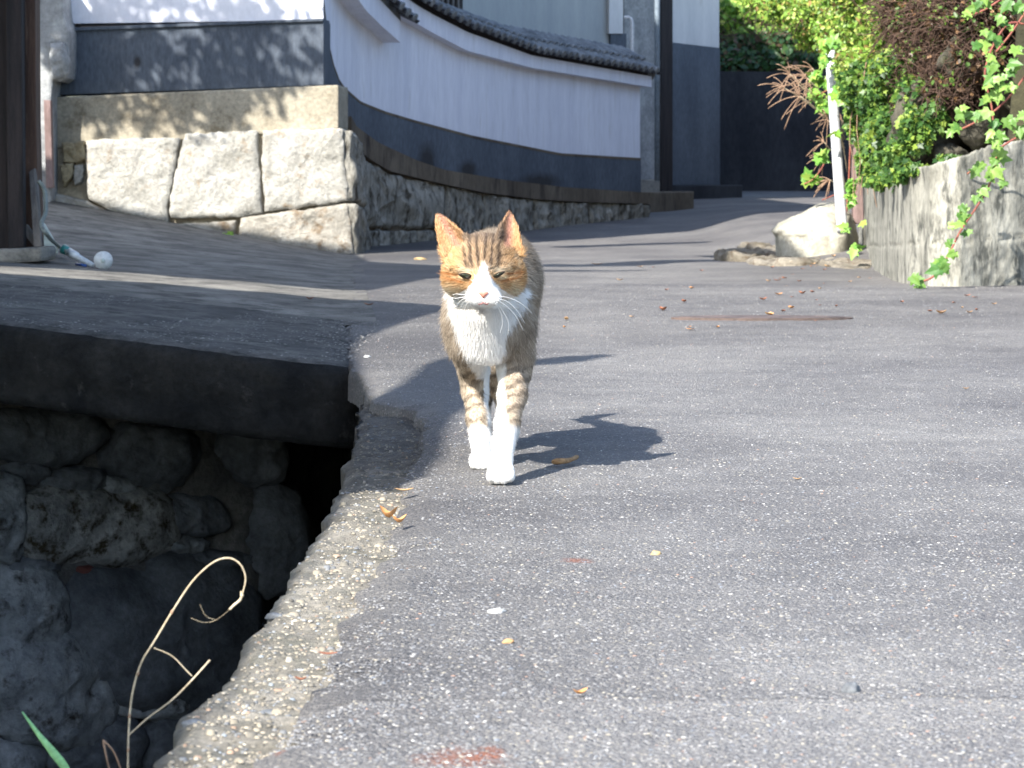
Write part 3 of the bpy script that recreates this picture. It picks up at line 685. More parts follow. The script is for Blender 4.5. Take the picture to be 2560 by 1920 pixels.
hbox('corner_post', 1652, 1682, -900, 478, .2, .25, M['wood_dark'], hs, bevel=.006)
an = empty('annex', 'annex with white upper wall and dark lower wall beside the leafy bank', 'building')
def ay(px): return 22.4 + (px - 1680) * .0062
def abox(name, x0, x1, t0, t1, b0, b1, off, thick, mat, bevel=0.0):
    poly = [P(x0, b0, ay(x0) + off), P(x1, b1, ay(x1) + off), P(x1, t1, ay(x1) + off), P(x0, t0, ay(x0) + off)]
    return prism(name, poly, (-.3, thick, 0), mat, an, bevel)
abox('upper_wall', 1678, 1798, -700, -700, 106, 120, .02, 3.4, M['house2'])
abox('lower_wall', 1678, 1800, 107, 121, 470, 465, 0, 3.4, M['dado'])
abox('plinth', 1664, 1856, 462, 462, 512, 500, -.25, 1.2, M['back'], .01)
stp = empty('stone_step', 'low dark stone step beside the end of the curved wall', 'step')
prism('step', [P(1618, 545, 19.3), P(1735, 530, 19.9), P(1735, 478, 19.9), P(1618, 480, 19.3)], (-.1, 1.6, 0), M['ledge'], stp, .012)
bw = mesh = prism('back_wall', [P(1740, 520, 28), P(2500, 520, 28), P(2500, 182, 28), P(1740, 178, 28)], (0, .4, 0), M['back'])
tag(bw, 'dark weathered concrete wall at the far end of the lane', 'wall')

# hillside behind
def hill():
    xs = np.linspace(-6, 16, 50); ys = np.linspace(28.35, 60, 40); X, Y = np.meshgrid(xs, ys)
    Z = 1.45 + (Y - 28.3) * .38 + .5 * fbm_grid(X, Y, .5, 31)
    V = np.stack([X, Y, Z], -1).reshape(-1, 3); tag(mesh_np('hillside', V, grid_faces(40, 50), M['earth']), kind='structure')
hill()

# ================================================================== FOLIAGE helper
LEAF = np.array([(0, 0, 0), (.34, .32, .05), (.30, .68, .04), (0, 1, 0), (-.30, .68, .04), (-.34, .32, .05)])
IVY = np.array([(0, 0, 0), (.22, -.10, .03), (.42, .02, .02), (.30, .22, .05), (.56, .46, .0), (.26, .50, .05), (0, 1.0, 0), (-.26, .50, .05), (-.56, .46, .0), (-.30, .22, .05), (-.42, .02, .02), (-.22, -.10, .03)])
def leaf_cloud(name, C, size, cols, mat, parent=None, shape='leaf', face=(-.35, -.8, .5), spread=.9, kind='stuff'):
    """many small leaves in one mesh; shape leaf = 6-point folded blade, ivy = lobed"""
    n = len(C); T = LEAF if shape == 'leaf' else IVY; m = len(T)
    N = np.array(face)[None] + spread * RNG.normal(size=(n, 3)); N /= np.linalg.norm(N, axis=1, keepdims=True)
    A = RNG.normal(size=(n, 3)); A[:, 2] -= .6; A -= N * (A * N).sum(1, keepdims=True); A /= np.linalg.norm(A, axis=1, keepdims=True)
    B = np.cross(N, A); s = (size * RNG.uniform(.6, 1.25, n))[:, None, None]
    V = C[:, None, :] + s * (T[None, :, 0:1] * B[:, None] + T[None, :, 1:2] * A[:, None] + T[None, :, 2:3] * N[:, None] * 2.2)
    if shape == 'leaf': f = [(0, 1, 2), (0, 2, 3), (0, 3, 4), (0, 4, 5)]
    else: f = [(0, 1, 3), (1, 2, 3), (0, 3, 5), (3, 4, 5), (0, 5, 6), (0, 6, 7), (0, 7, 9), (7, 8, 9), (0, 9, 11), (9, 10, 11)]
    Fc = (np.array(f)[None] + (np.arange(n) * m)[:, None, None]).reshape(-1, 3)
    o = mesh_np(name, V.reshape(-1, 3), Fc, mat, parent, smooth=False, vcol=np.repeat(cols[:, None], m, 1).reshape(-1, 3))
    if kind: o['kind'] = kind
    return o
def blob_pts(blobs, n, shell=.35):
    """blobs: (px,py,Y,rpx_x,rpx_y,rdepth m); points spread through ellipsoids, denser at the skin"""
    w = np.array([b[3] * b[4] for b in blobs], float); ix = RNG.choice(len(blobs), n, p=w / w.sum()); out = np.zeros((n, 3))
    d = RNG.normal(size=(n, 3)); d /= np.linalg.norm(d, axis=1, keepdims=True); r = (shell + (1 - shell) * RNG.random(n)) ** .6
    for i, b in enumerate(blobs):
        m = ix == i; c = P(b[0], b[1], b[2]); k = b[2] / F
        out[m] = np.array(c)[None] + d[m] * r[m][:, None] * np.array([b[3] * k, b[5], b[4] * k])[None]
    return out
def gcol(n, cols, w): return pal(n, cols, w)
GREENS = [(.10, .22, .03), (.17, .32, .05), (.27, .40, .07), (.06, .14, .03), (.36, .40, .10)]
def twig_mesh(name, segs, rad, mat, parent):
    """many straight-ish 3-sided twigs in one mesh"""
    V = []; Fc = []
    for pts in segs:
        b = len(V)
        for i, p in enumerate(pts):
            r = rad * (1 - .6 * i / len(pts))
            for k in range(3): a = k * 2.094; V.append((p[0] + r * math.cos(a), p[1] + r * math.sin(a) * .7, p[2] + r * math.sin(a) * .7))
        for i in range(len(pts) - 1):
            for k in range(3): k2 = (k + 1) % 3; Fc.append((b + i * 3 + k, b + i * 3 + k2, b + i * 3 + 3 + k2, b + i * 3 + 3 + k))
    o = mesh_np(name, V, Fc, mat, parent); o['kind'] = 'stuff'; return o
def rand_twigs(pts, length, n=4, bend=.5, bias=(0, 0, 0)):
    out = []
    for c in pts:
        d = Vector(RNG.normal(size=3)) + Vector(bias); d.normalize(); p = Vector(c); s = [p.copy()]
        for i in range(n):
            d = (d + Vector(RNG.normal(size=3)) * bend * .5).normalized(); p = p + d * length / n; s.append(p.copy())
        out.append(s)
    return out

# bushes on the hillside
hb = empty('hillside_shrub', 'sunlit green shrubs on the bank above the dark back wall', 'shrub')
C = blob_pts([(1835, 50, 29.5, 110, 60, .3), (1920, 90, 29.3, 110, 30, .3), (1900, -40, 31.5, 220, 90, .8), (1830, 60, 30.2, 90, 50, .5), (1930, 50, 30.2, 120, 60, .6), (2060, 60, 30.2, 120, 60, .6), (1850, 10, 30.5, 110, 60, .8), (1980, 20, 30.0, 120, 70, .8), (1860, 80, 30, 90, 40, .5), (2000, 90, 29.8, 120, 40, .5), (1780, 30, 31, 80, 70, .7), (2120, 40, 30, 120, 90, .8), (1900, -120, 32, 260, 120, 1.2)], 22000)
leaf_cloud('crown', C, .07, gcol(len(C), GREENS, [2, 4, 3, 1, 1]), M['leafcloud'], hb)
C = blob_pts([(1820, 165, 28.6, 90, 22, .2), (1930, 165, 28.6, 120, 22, .2), (1850, 140, 29.0, 110, 35, .5), (2000, 145, 28.9, 130, 35, .5), (1930, 115, 29.2, 150, 40, .5)], 5000)
leaf_cloud('undergrowth', C, .07, gcol(len(C), [(.03, .08, .03), (.05, .11, .03), (.10, .07, .04)], [3, 3, 1]), M['leafcloud'], hb)
twig_mesh('twigs', rand_twigs(blob_pts([(1930, 100, 29, 200, 80, .4)], 160), .5), .006, M['twig'], hb)

# ================================================================== RIGHT: retaining wall, bank, hedge, ivy, pole
rw = empty('retaining_wall', 'streaked grey concrete retaining wall under trailing ivy', 'wall')
RW = [(2146, 13.8, 640, 478), (2163, 12.4, 656, 466), (2186, 11.3, 673, 458), (2212, 10.4, 690, 448), (2240, 9.85, 702, 438), (2275, 9.55, 710, 428), (2325, 9.38, 715, 412), (2400, 9.32, 718, 391), (2475, 9.38, 717, 366), (2620, 9.5, 716, 335), (2900, 9.8, 714, 300)]
def retaining():
    pts = []
    for (a, b) in zip(RW[:-1], RW[1:]):
        m = max(2, int(abs(b[0] - a[0]) / 3)); 
        for k in range(m):
            t = k / m; pts.append([a[j] + (b[j] - a[j]) * t for j in range(4)])
    pts.append(list(RW[-1])); nz = 46; V = []
    for (px, Y, yb, yt) in pts:
        b = P(px, yb + 10, Y); t = P(px, yt + 7 * noise.noise(Vector((px * .035, 3, 0))) + 5 * noise.noise(Vector((px * .12, 3, 0))), Y); nr = Vector((-.6, -.8, 0)).lerp(Vector((0, -1, 0)), min(1, max(0, (px - 2200) / 150)))
        crack = 560 + (px - 2150) * -.0 + 22 * noise.noise(Vector((px * .02, 0, 0)))
        for k in range(nz):
            q = b.lerp(t, k / (nz - 1)); py = yb + (yt - yb) * k / (nz - 1)
            r = noise.noise(Vector((q.x * 9, q.y * 9, q.z * 3))) * .006 + noise.noise(Vector((q.x * 12, q.y * 12, q.z * 12))) * .012 + noise.noise(q * 40) * .005
            if abs(py - (612 + (px - 2150) * -.06 + 8 * noise.noise(Vector((px * .03, 1, 0))))) < 1.6: r -= .008
            V.append(q + nr * r)
        V.append(Vector((t.x + .3, t.y + .4, t.z)))
    mesh_np('concrete_face', V, grid_faces(len(pts), nz + 1), M['retain'], rw)
retaining()
# bank body behind the wall so nothing shows through
bk = prism('earth_bank', [Vector((1.62, 9.75, -.1)), Vector((8, 9.75, -.1)), Vector((8, 9.75, 1.9)), Vector((1.75, 9.75, 1.9))], (2.4, 16, 0), M['earth']); tag(bk, kind='structure')
rb = empty('rock_bank', 'shaded mossy boulders above the concrete wall under the hedge', 'rocks')
RK = [(2290, 300, 62, 100), (2345, 330, 50, 85), (2400, 250, 60, 80), (2440, 330, 48, 45), (2500, 300, 60, 60), (2310, 400, 50, 32), (2375, 388, 45, 28), (2255, 350, 30, 55), (2470, 215, 60, 60), (2545, 220, 60, 70), (2565, 110, 70, 80), (2480, 120, 60, 60), (2400, 160, 50, 50)]
for i, (x, y, rx, ry) in enumerate(RK):
    poly = [P(x + rx * math.cos(a) * (1 + .25 * noise.noise(Vector((math.cos(a), math.sin(a), i)))), y + ry * math.sin(a), 9.95 + .1 * (i % 3) + (2330 - x) * .0006 * (x < 2330)) for a in [2 * math.pi * k / 16 for k in range(16)]]
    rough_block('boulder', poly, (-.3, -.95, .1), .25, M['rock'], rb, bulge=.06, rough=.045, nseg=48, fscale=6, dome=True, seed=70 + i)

# concrete verge, broken kerb and boulder at the foot of the pole
vg = empty('broken_verge', 'low broken concrete verge below the pale boulder', 'kerb')
def Vg(px, py, Y): return P(px, py, Y)
for k, (x, y, rx, ry) in enumerate([(1850, 628, 62, 9), (1965, 646, 95, 12), (1990, 620, 110, 11), (2110, 656, 72, 13), (2110, 626, 90, 14), (1890, 612, 40, 7)]):
    y += 8; Yv = 11.7 + (668 - y) * .035; poly = [P(x + rx * math.cos(a), y, Yv) + Vector((0, ry * .035 * math.sin(a), 0)) for a in [2 * math.pi * q / 14 for q in range(14)]]
    rough_block('verge_stone', poly, (-.1, -.25, 1), .15, M['verge'], vg, bulge=.012, rough=.024, nseg=44, fscale=9, seed=90 + k)
bmb = bmesh.new(); bmesh.ops.create_icosphere(bmb, subdivisions=5, radius=1); cb = P(2040, 592, 12.6)
for v in bmb.verts:
    q = v.co.copy(); k = 1 + .16 * noise.noise(q * 1.4 + Vector((3, 1, 0))) + .06 * noise.noise(q * 4) + .02 * noise.noise(q * 13)
    h = .098 + .040 * q.x
    sq = max(abs(q.x), 1e-6); v.co = cb + Vector((q.x * .185, q.y * .30, q.z * h * 1.3 if q.z > 0 else q.z * .02 - .16 * min(1, -q.z * 4))) * k
pb = bm_obj('boulder', bmb, M['palerock'], None, True)
tag(pb, 'pale rounded boulder at the foot of the white pole', 'boulder')
pole = tube('pole', [P(2073, 100, 12.2), P(2082, 230, 12.2), P(2092, 380, 12.2), P(2103, 540, 12.15), P(2106, 578, 12.1)], [.021, .0215, .022, .023, .023], M['pipe'], None, 16)
tag(pole, 'leaning white painted pole standing on the pale boulder', 'pole')
mp_ = prism('post', [P(2133, 560, 12.6), P(2160, 560, 12.6), P(2152, 255, 12.6), P(2128, 255, 12.6)], (0, .06, 0), M['mauve'], None, .006)
tag(mp_, 'mauve brown weathered post behind the white pole', 'post')

# hedge
hg = empty('hedge', 'overhanging hedge with small bright leaves and brown twiggy inside', 'hedge')
HB = [(2250, 60, 10.9, 80, 80, .25), (2190, 150, 11.2, 70, 60, .2), (2260, 150, 10.6, 50, 60, .15), (2330, -20, 10.5, 110, 50, .2), (1970, 10, 12.9, 80, 55, .25), (2040, 40, 12.7, 90, 60, .25), (2110, 80, 12.4, 80, 65, .25), (2190, 60, 11.4, 90, 90, .3), (2040, 95, 12.8, 60, 35, .15), (2150, 160, 11.9, 70, 60, .2), (2010, -50, 13.0, 140, 60, .3), (2200, -40, 11.4, 160, 80, .3), (2215, 200, 10.9, 55, 55, .2), (1900, 0, 13.2, 60, 28, .2)]
C = blob_pts(HB, 24000, .25)
leaf_cloud('foliage', C, .022, gcol(len(C), [(.16, .29, .04), (.27, .40, .07), (.40, .45, .10), (.10, .19, .03), (.30, .20, .08)], [4, 4, 2, 2, 1]), M['leafcloud'], hg)
TBk = [(2360, 60, 10.4, 130, 90, .35), (2340, 150, 10.3, 100, 80, .3), (2300, 20, 10.6, 110, 80, .3), (2420, 40, 10.1, 110, 110, .3), (2430, 150, 10.0, 80, 70, .25), (2350, 230, 10.0, 80, 50, .2)]
twig_mesh('twigs', rand_twigs(blob_pts(TBk, 6000, .1), .13, 4, .9, (-.3, 0, -.2)), .0026, M['twig'], hg)
twig_mesh('branches', rand_twigs(blob_pts(HB, 220, .1), .16, 5, .6, (-.2, 0, .1)), .0028, M['twig'], hg)
C = blob_pts(TBk, 5200, .6)
leaf_cloud('dry_leaves', C, .022, gcol(len(C), [(.16, .09, .04), (.09, .055, .03), (.14, .24, .04), (.08, .15, .03), (.3, .17, .08)], [4, 4, 4, 3, 1]), M['leafcloud'], hg)
# hanging small-leaved vine
hv = empty('hanging_vine', 'dark curtain of small leaved vine hanging below the hedge', 'vine')
HV = [(2230, 445, 9.9, 40, 16, .04), (2300, 425, 9.5, 40, 12, .04), (2200, 455, 10.4, 30, 16, .05), (2370, 398, 9.45, 30, 8, .03), (2290, 330, 9.85, 45, 60, .06), (2260, 430, 9.6, 30, 30, .05), (2330, 290, 9.9, 40, 50, .08), (2150, 215, 10.9, 55, 60, .14), (2200, 250, 10.7, 60, 70, .14), (2240, 180, 10.4, 70, 60, .14), (2215, 330, 10.3, 40, 65, .1), (2180, 360, 10.6, 30, 60, .1), (2240, 390, 10.0, 30, 50, .08), (2140, 290, 11.0, 25, 60, .08), (2280, 250, 10.0, 45, 60, .12), (2190, 430, 10.5, 30, 40, .1), (2160, 400, 11, 20, 40, .06)]
C = blob_pts(HV, 10500, .25)
leaf_cloud('foliage', C, .024, gcol(len(C), [(.035, .09, .02), (.07, .15, .03), (.14, .25, .04), (.26, .36, .06)], [3, 3, 2, 1.6]), M['leafcloud'], hv, 'ivy')
twig_mesh('stems', [[P(2130 + 14 * i + 6 * random.random(), 150 + 40 * random.random(), 10.9 - .06 * i) + Vector((.01 * math.sin(k * 1.3 + i), 0, -.07 * k)) for k in range(8)] for i in range(11)], .0035, M['straw_b'], hv)
# vine around pole with lighter leaves
pv = empty('pole_vine', 'light green vine sprigs climbing round the white pole', 'vine')
PV = [(2072, 105, 12.05, 22, 16, .05), (2060, 150, 12.1, 10, 12, .03), (2095, 230, 12.1, 8, 20, .03), (2088, 330, 12.1, 6, 8, .02), (2070, 150, 12.48, 16, 22, 0.048), (2040, 190, 12.48, 14, 12, 0.03), (2075, 205, 12.48, 22, 16, 0.036), (2040, 240, 12.48, 20, 12, 0.03), (2065, 265, 12.48, 24, 14, 0.036), (2110, 210, 12.48, 24, 24, 0.048), (2125, 245, 11.9, 26, 24, 0.08), (2150, 235, 11.7, 22, 26, 0.08), (2124, 300, 12, 10, 20, 0.05), (2140, 330, 11.7, 16, 30, 0.05), (2170, 385, 11.3, 30, 12, 0.06), (2200, 415, 11, 26, 14, 0.06), (2030, 445, 12.48, 16, 10, 0.03), (2015, 455, 12.48, 8, 5, 0.024), (2128, 490, 12.0, 7, 30, 0.04), (2118, 570, 12.0, 8, 8, 0.04), (2130, 452, 12, 6, 20, 0.04), (2165, 555, 12, 8, 6, 0.03), (2070, 590, 12.48, 14, 8, 0.024), (2048, 626, 12.48, 16, 10, 0.024), (2140, 620, 11.5, 6, 14, 0.03), (2230, 440, 10.4, 26, 14, 0.05), (2195, 440, 10.8, 16, 14, 0.05), (2170, 430, 11.2, 26, 12, 0.05), (2250, 460, 10.0, 20, 14, 0.05), (2050, 395, 12.48, 10, 10, 0.024)]
C = blob_pts(PV, 640, .1)
leaf_cloud('foliage', C, .043, gcol(len(C), [(.22, .42, .07), (.15, .34, .06), (.33, .48, .09)], [3, 3, 2]), M['leafcloud'], pv, 'ivy', spread=.6)
for (pp, r) in [([(2010, 460), (2030, 450), (2048, 430), (2060, 410)], .003), ([(2055, 500), (2080, 490), (2100, 480)], .003), ([(2048, 630), (2080, 610), (2110, 560), (2120, 480), (2125, 380), (2130, 300), (2110, 230)], .004), ([(2040, 240), (2070, 225), (2100, 210), (2140, 200)], .003), ([(2070, 150), (2090, 200), (2120, 240)], .003)]:
    tube('stem', smooth_path([P(a, b, 12.45) for a, b in pp], 5), r, M['ivystem'], pv, 5)
# dry finger-grass heads
dg = empty('dry_grass', 'dry brown finger grass heads sticking out left of the pole', 'grass')
for (x, y, tx, ty) in [(2050, 205, 2110, 330), (2018, 195, 2110, 340), (1975, 185, 2110, 350), (1962, 220, 2110, 360), (2000, 240, 2112, 370), (2030, 250, 2112, 380), (2070, 300, 2118, 420), (2072, 280, 2118, 430), (2060, 355, 2118, 480), (2060, 390, 2118, 500), (2075, 450, 2120, 520), (2105, 300, 2125, 420), (1995, 210, 2115, 350), (2030, 170, 2115, 330)]:
    Y = 12.45 + random.uniform(-.12, .1); c = P(x, y, Y)
    tube('stem', smooth_path([P(tx, ty, 12.7), P((x + tx) / 2 + 8, (y + ty) / 2 - 12, Y + .1), c], 4), .0022, M['straw'], dg, 4)
    n = random.randint(5, 8)
    for k in range(n):
        a = math.pi + random.uniform(-1.5, 1.5); L = random.uniform(35, 85) * (1 if x < 2055 else .6); q = [c]
        for s in (.35, .7, 1.0):
            q.append(P(x + math.cos(a) * L * s, y - math.sin(a) * L * s + 30 * s * s * (L / 80), Y + .02 * s * random.uniform(-1, 1)))
        tube('seed_spike', smooth_path(q, 3), [.0017] * 9 + [.0008], M['straw_b'], dg, 4)

# big ivy with single leaves
def ivy_leaf_mesh():
    bm = bmesh.new(); vs = [bm.verts.new((v[0], v[1], v[2] - .12 * abs(v[0]) + (-.15 * (v[1] - .4) ** 2))) for v in IVY]
    for f in [(0, 1, 3), (1, 2, 3), (0, 3, 5), (3, 4, 5), (0, 5, 6), (0, 6, 7), (0, 7, 9), (7, 8, 9), (0, 9, 11), (9, 10, 11)]: bm.faces.new([vs[i] for i in f])
    me = bpy.data.meshes.new('ivy_leaf'); bm.to_mesh(me); bm.free(); me.materials.append(M['ivy']); return me
IM = ivy_leaf_mesh()
iv = empty('ivy', 'large leaved light green ivy trailing down the retaining wall', 'ivy')
IL = [(1700, 80), (1745, 30), (1800, 15), (1870, 110), (1920, 40), (1930, 150), (1820, 190), (1860, 240), (1780, 270), (1990, 60), (2000, 280), (1830, 330), (1830, 380), (1850, 440), (1990, 370), (1950, 400), (1900, 430), (1880, 480), (1940, 500), (1830, 470), (1800, 560), (1840, 540), (1700, 620), (1740, 640), (1770, 640), (1640, 720), (1590, 740), (1990, 640), (1960, 700), (1920, 760), (2000, 740), (1850, 690), (1850, 790), (1830, 750), (1870, 860), (1840, 910), (1900, 890), (1760, 940), (1720, 970), (1860, 960), (1900, 1020), (1830, 1010), (1800, 1070), (1760, 1110), (1680, 1160), (1700, 1220), (1640, 1270), (1690, 1310), (1590, 1370), (1610, 1420), (1540, 1470), (1520, 1520), (1560, 1510), (1420, 1560), (1440, 1590)]
for i, (u, v) in enumerate(IL):
    for k in range(2 if v < 900 else 2):
        px = 1660 + u * .446 + random.uniform(-9, 9); py = v * .446 + random.uniform(-8, 8)
        Y = 9.16 - .05 * random.random() - (.12 if v < 800 else 0)
        o = bpy.data.objects.new('leaf', IM); link(o, iv)
        nrm = Vector((random.uniform(-.8, .3), -1, random.uniform(-.1, .9))).normalized()
        a = Vector((random.uniform(-.9, .9), 0, random.uniform(-1, .1))); a = (a - nrm * a.dot(nrm)).normalized(); b = a.cross(nrm)
        s = random.uniform(.030, .056) * (1.0 if k == 0 else .8)
        mt = Matrix((b, a, nrm)).transposed().to_4x4(); mt = Matrix.Translation(P(px, py, Y) - a * s * .5) @ mt @ Matrix.Scale(s, 4); o.matrix_world = mt
for pp in [[(2560, 60), (2520, 60), (2480, 120), (2462, 190), (2478, 260), (2485, 330), (2490, 400), (2470, 470), (2440, 520), (2400, 580), (2370, 640), (2335, 690), (2300, 705)], [(2570, 180), (2525, 240), (2480, 282), (2430, 310), (2390, 328), (2370, 332)], [(2600, 320), (2540, 345), (2500, 370)], [(2500, 0), (2460, 25), (2420, 40)], [(2570, 20), (2530, 80), (2490, 130)], [(2440, 415), (2425, 430), (2418, 434)]]:
    tube('stem', smooth_path([P(a, b, 9.2) for a, b in pp], 5), .0034, M['ivystem'], iv, 5)

# ================================================================== LEFT: gate post, hose
GY = G(50, 655).y; NY = G(232, 668).y; DY = G(258, 672).y; PY = G(130, 640).y
gp = empty('wooden_gate', 'dark timber gate frame at the left edge', 'gate')
prism('post', [P(-60, 640, GY), P(52, 622, GY), P(45, -1200, GY), P(-60, -1200, GY)], (0, .12, 0), M['wood_dark'], gp, .006)
prism('plank', [P(20, 622, GY - .05), P(60, 618, GY - .05), P(40, -1200, GY - .05), P(2, -1200, GY - .05)], (0, .05, 0), M['wood_dark'], gp, .004)
prism('brown_jamb', [P(62, 622, GY + .1), P(98, 620, GY + .1), P(90, 300, GY + .1), P(80, -1200, GY + .1), P(38, -1200, GY + .1), P(46, 300, GY + .1)], (0, .1, 0), M['wood_brown'], gp, .004)
prism('grey_batten', [P(66, 560, GY + .02), P(104, 616, GY + .02), P(88, 622, GY + .02), P(60, 585, GY + .02)], (0, .03, 0), M['wood_grey'], gp, .003)
prism('leaning_board', [P(84, 618, GY - .02), P(104, 616, GY - .02), P(94, 470, GY + .05), P(86, 420, GY + .05), P(72, 430, GY + .05)], (0, .03, 0), M['wood_grey'], gp, .003)
fb = prism('footing_stone', [P(-40, 664, GY - .1), P(104, 654, GY - .1), P(104, 618, GY - .1), P(-40, 624, GY - .1)], (0, .3, 0), M['concrete'], None, .012); tag(fb, 'low stone block under the dark timber gate frame', 'stone block')
hs2 = tube('hose', smooth_path([P(96, 452, GY), P(112, 480, GY), P(114, 530, GY - .05), P(104, 560, GY - .1), P(120, 590, GY - .1), P(150, 618, PY), P(166, 628, NY)], 6), .007, M['hose'], None, 8)
tag(hs2, 'dull green hose looping down beside the gate post', 'hose')
pd = prism('plastic_paddle', [P(102, 552, PY), P(112, 560, PY), P(146, 618, PY), P(144, 634, PY), P(118, 636, PY), P(108, 620, PY), P(100, 580, PY)], (0, .012, 0), M['plastic_g'], None, .003)
tag(pd, 'pale green plastic paddle leaning below the hose', 'plastic paddle')
nz = empty('hose_nozzle', 'white hose nozzle with teal collar lying on the slab', 'nozzle')
a = P(158, 622, NY + .05); b = P(232, 664, NY)
tube('collar', [a, a.lerp(b, .2)], [.017, .014], M['teal'], nz, 12); tube('barrel', [a.lerp(b, .18), a.lerp(b, .45), a.lerp(b, .5), b], [.0145, .014, .0105, .009], M['plastic_w'], nz, 12)
tube('blue_tip', [G(190, 664) + Vector((0, 0, .005)), G(214, 668) + Vector((0, 0, .005))], [.004, .005], M['blue'], nz, 8)
wd = empty('white_disc', 'small round white plastic disc standing on the slab near the nozzle', 'disc')
c = P(258, 651, DY); tube('rim', [c + Vector((0, -.012, 0)), c + Vector((0, .012, 0))], [.029, .029], M['plastic_w'], wd, 28); tube('hub', [c + Vector((0, -.018, 0)), c + Vector((0, -.011, 0))], [.006, .008], M['plastic_g'], wd, 12)

# manhole cover
mh = empty('road_plate', 'thin rusty metal plate set flat in the road beyond the cat', 'metal plate')
c = G(1905, 797)
def disc(name, r, z, th, mat, inner=None):
    bm = bmesh.new(); n = 48
    o_ = [bm.verts.new((c.x + r * math.cos(2 * math.pi * i / n), c.y + inner * r * math.sin(2 * math.pi * i / n), zg(c.x, c.y + inner * r * math.sin(2 * math.pi * i / n)) + z + .002)) for i in range(n)]
    f = bm.faces.new(o_); e = bmesh.ops.extrude_face_region(bm, geom=[f]); 
    for v in [g for g in e['geom'] if isinstance(g, bmesh.types.BMVert)]: v.co.z -= th
    return bm_obj(name, bm, mat, mh)
disc('frame', .235, .0022, .03, M['iron'], .30); disc('lid', .215, .0036, .02, M['iron'], .30)

# ================================================================== litter on the road
def curled_leaf(name, p, size, mat, rot, curl=.5, asp=.5):
    n = 7; V = []
    for i in range(n):
        t = i / (n - 1) - .5; w = asp * math.sqrt(max(0, 1 - (2 * t) ** 2)) * .5 + .02
        for s in (-1, -.5, 0, .5, 1): V.append((t, w * s, curl * .35 * (2 * t) ** 2 + .6 * curl * w * s * s + .02))
    ca, sa = math.cos(rot), math.sin(rot)
    V = [(p.x + size * (x * ca - y * sa), p.y + size * (x * sa + y * ca), p.z + size * z + .002) for x, y, z in V]
    Fc = [(i * 5 + k, i * 5 + k + 1, i * 5 + 6 + k, i * 5 + 5 + k) for i in range(n - 1) for k in range(4)]
    return mesh_py(name, V, Fc, mat, None, True)
def pebble(name, p, r, mat, flat=.6, seed=0, el=1.3):
    bm = bmesh.new(); bmesh.ops.create_icosphere(bm, subdivisions=3, radius=1)
    for v in bm.verts:
        k = 1 + .35 * noise.noise(v.co * 1.1 + Vector((seed * 5, 0, 0))) + .1 * noise.noise(v.co * 3 + Vector((seed, 2, 0)))
        v.co = Vector((v.co.x * el, v.co.y, v.co.z * flat)) * r * k + p + Vector((0, 0, r * flat * .35))
    return bm_obj(name, bm, mat, None, True)
for (px, py, s, mk, lab, cl) in [
    (972, 1300, .022, 'leaf_orange', 'curled orange leaf on the kerb edge left of the cat shadow', 1.7), (998, 1312, .017, 'leaf_orange', 'smaller orange leaf touching its neighbour on the kerb', 1.5),
    (1010, 1232, .024, 'leaf_tan', 'tan leaf lying flat on the kerb below the shaded hollow', .4), (1450, 1743, .012, 'leaf_orange', 'bright orange curled bit at the front of the road', 1.0),
    (1993, 1203, .012, 'leaf_tan', 'pinkish leaf scrap on the right part of the road', .6), (820, 1643, .016, 'leaf_red', 'narrow red leaf where kerb meets asphalt', .3),
    (752, 1708, .01, 'leaf_red', 'small dark red leaf on the worn kerb', .8), (775, 750, .025, 'leaf_red', 'dry brown leaf on the slab near its joint', .8), (922, 765, .03, 'leaf_red', 'brown leaf at the end of the slab joint', .6),
    (1492, 663, .05, 'leaf_orange', 'bright orange leaf on the far shaded road', .4), (1600, 668, .03, 'leaf_tan', 'tan leaf on far road right of the orange one', .4), (2415, 975, .012, 'leaf_tan', 'yellowish curled scrap at far right of road', .7)]:
    o = curled_leaf('fallen_leaf', G(px, py), s, M[mk], random.uniform(-.5, .5), cl); tag(o, lab, 'leaf')
for i in range(80):
    if i < 55: px, py = random.uniform(1900, 2500), random.uniform(655, 790)
    else: px, py = random.uniform(1360, 2200), random.uniform(610, 830)
    p = G(px, py)
    if px > 2180 and py < 725: continue
    mk, cn = random.choice([('leaf_red', 'red brown'), ('leaf_red', 'red brown'), ('leaf_orange', 'orange'), ('leaf_tan', 'tan')])
    where = 'near the foot of the ivy wall' if px > 2100 else 'beyond the rusty road plate' if px > 1700 and py < 795 else 'on the far road behind the cat'
    o = curled_leaf('fallen_leaf', p, random.uniform(.011, .030), M[mk], random.uniform(0, 3.1), random.uniform(.3, 1))
    tag(o, f'tiny {cn} leaf scrap {where}', 'leaf', f'{cn} leaf scraps {where}')
def at_ground(px, py, dz=0.0): q = G(px, py); q.z += dz; return q
sp = [at_ground(1382, 1166, .006), at_ground(1400, 1168, .008), at_ground(1422, 1166, .008), at_ground(1444, 1158, .009)]
tag(tube('twig', smooth_path(sp, 4), [.0025, .0036, .0042, .0044, .0042, .0040, .0038, .0036, .0034, .003, .003, .0034, .002], M['twig_tan'], None, 8), 'short tan curled twig beside the cat shadow', 'twig')
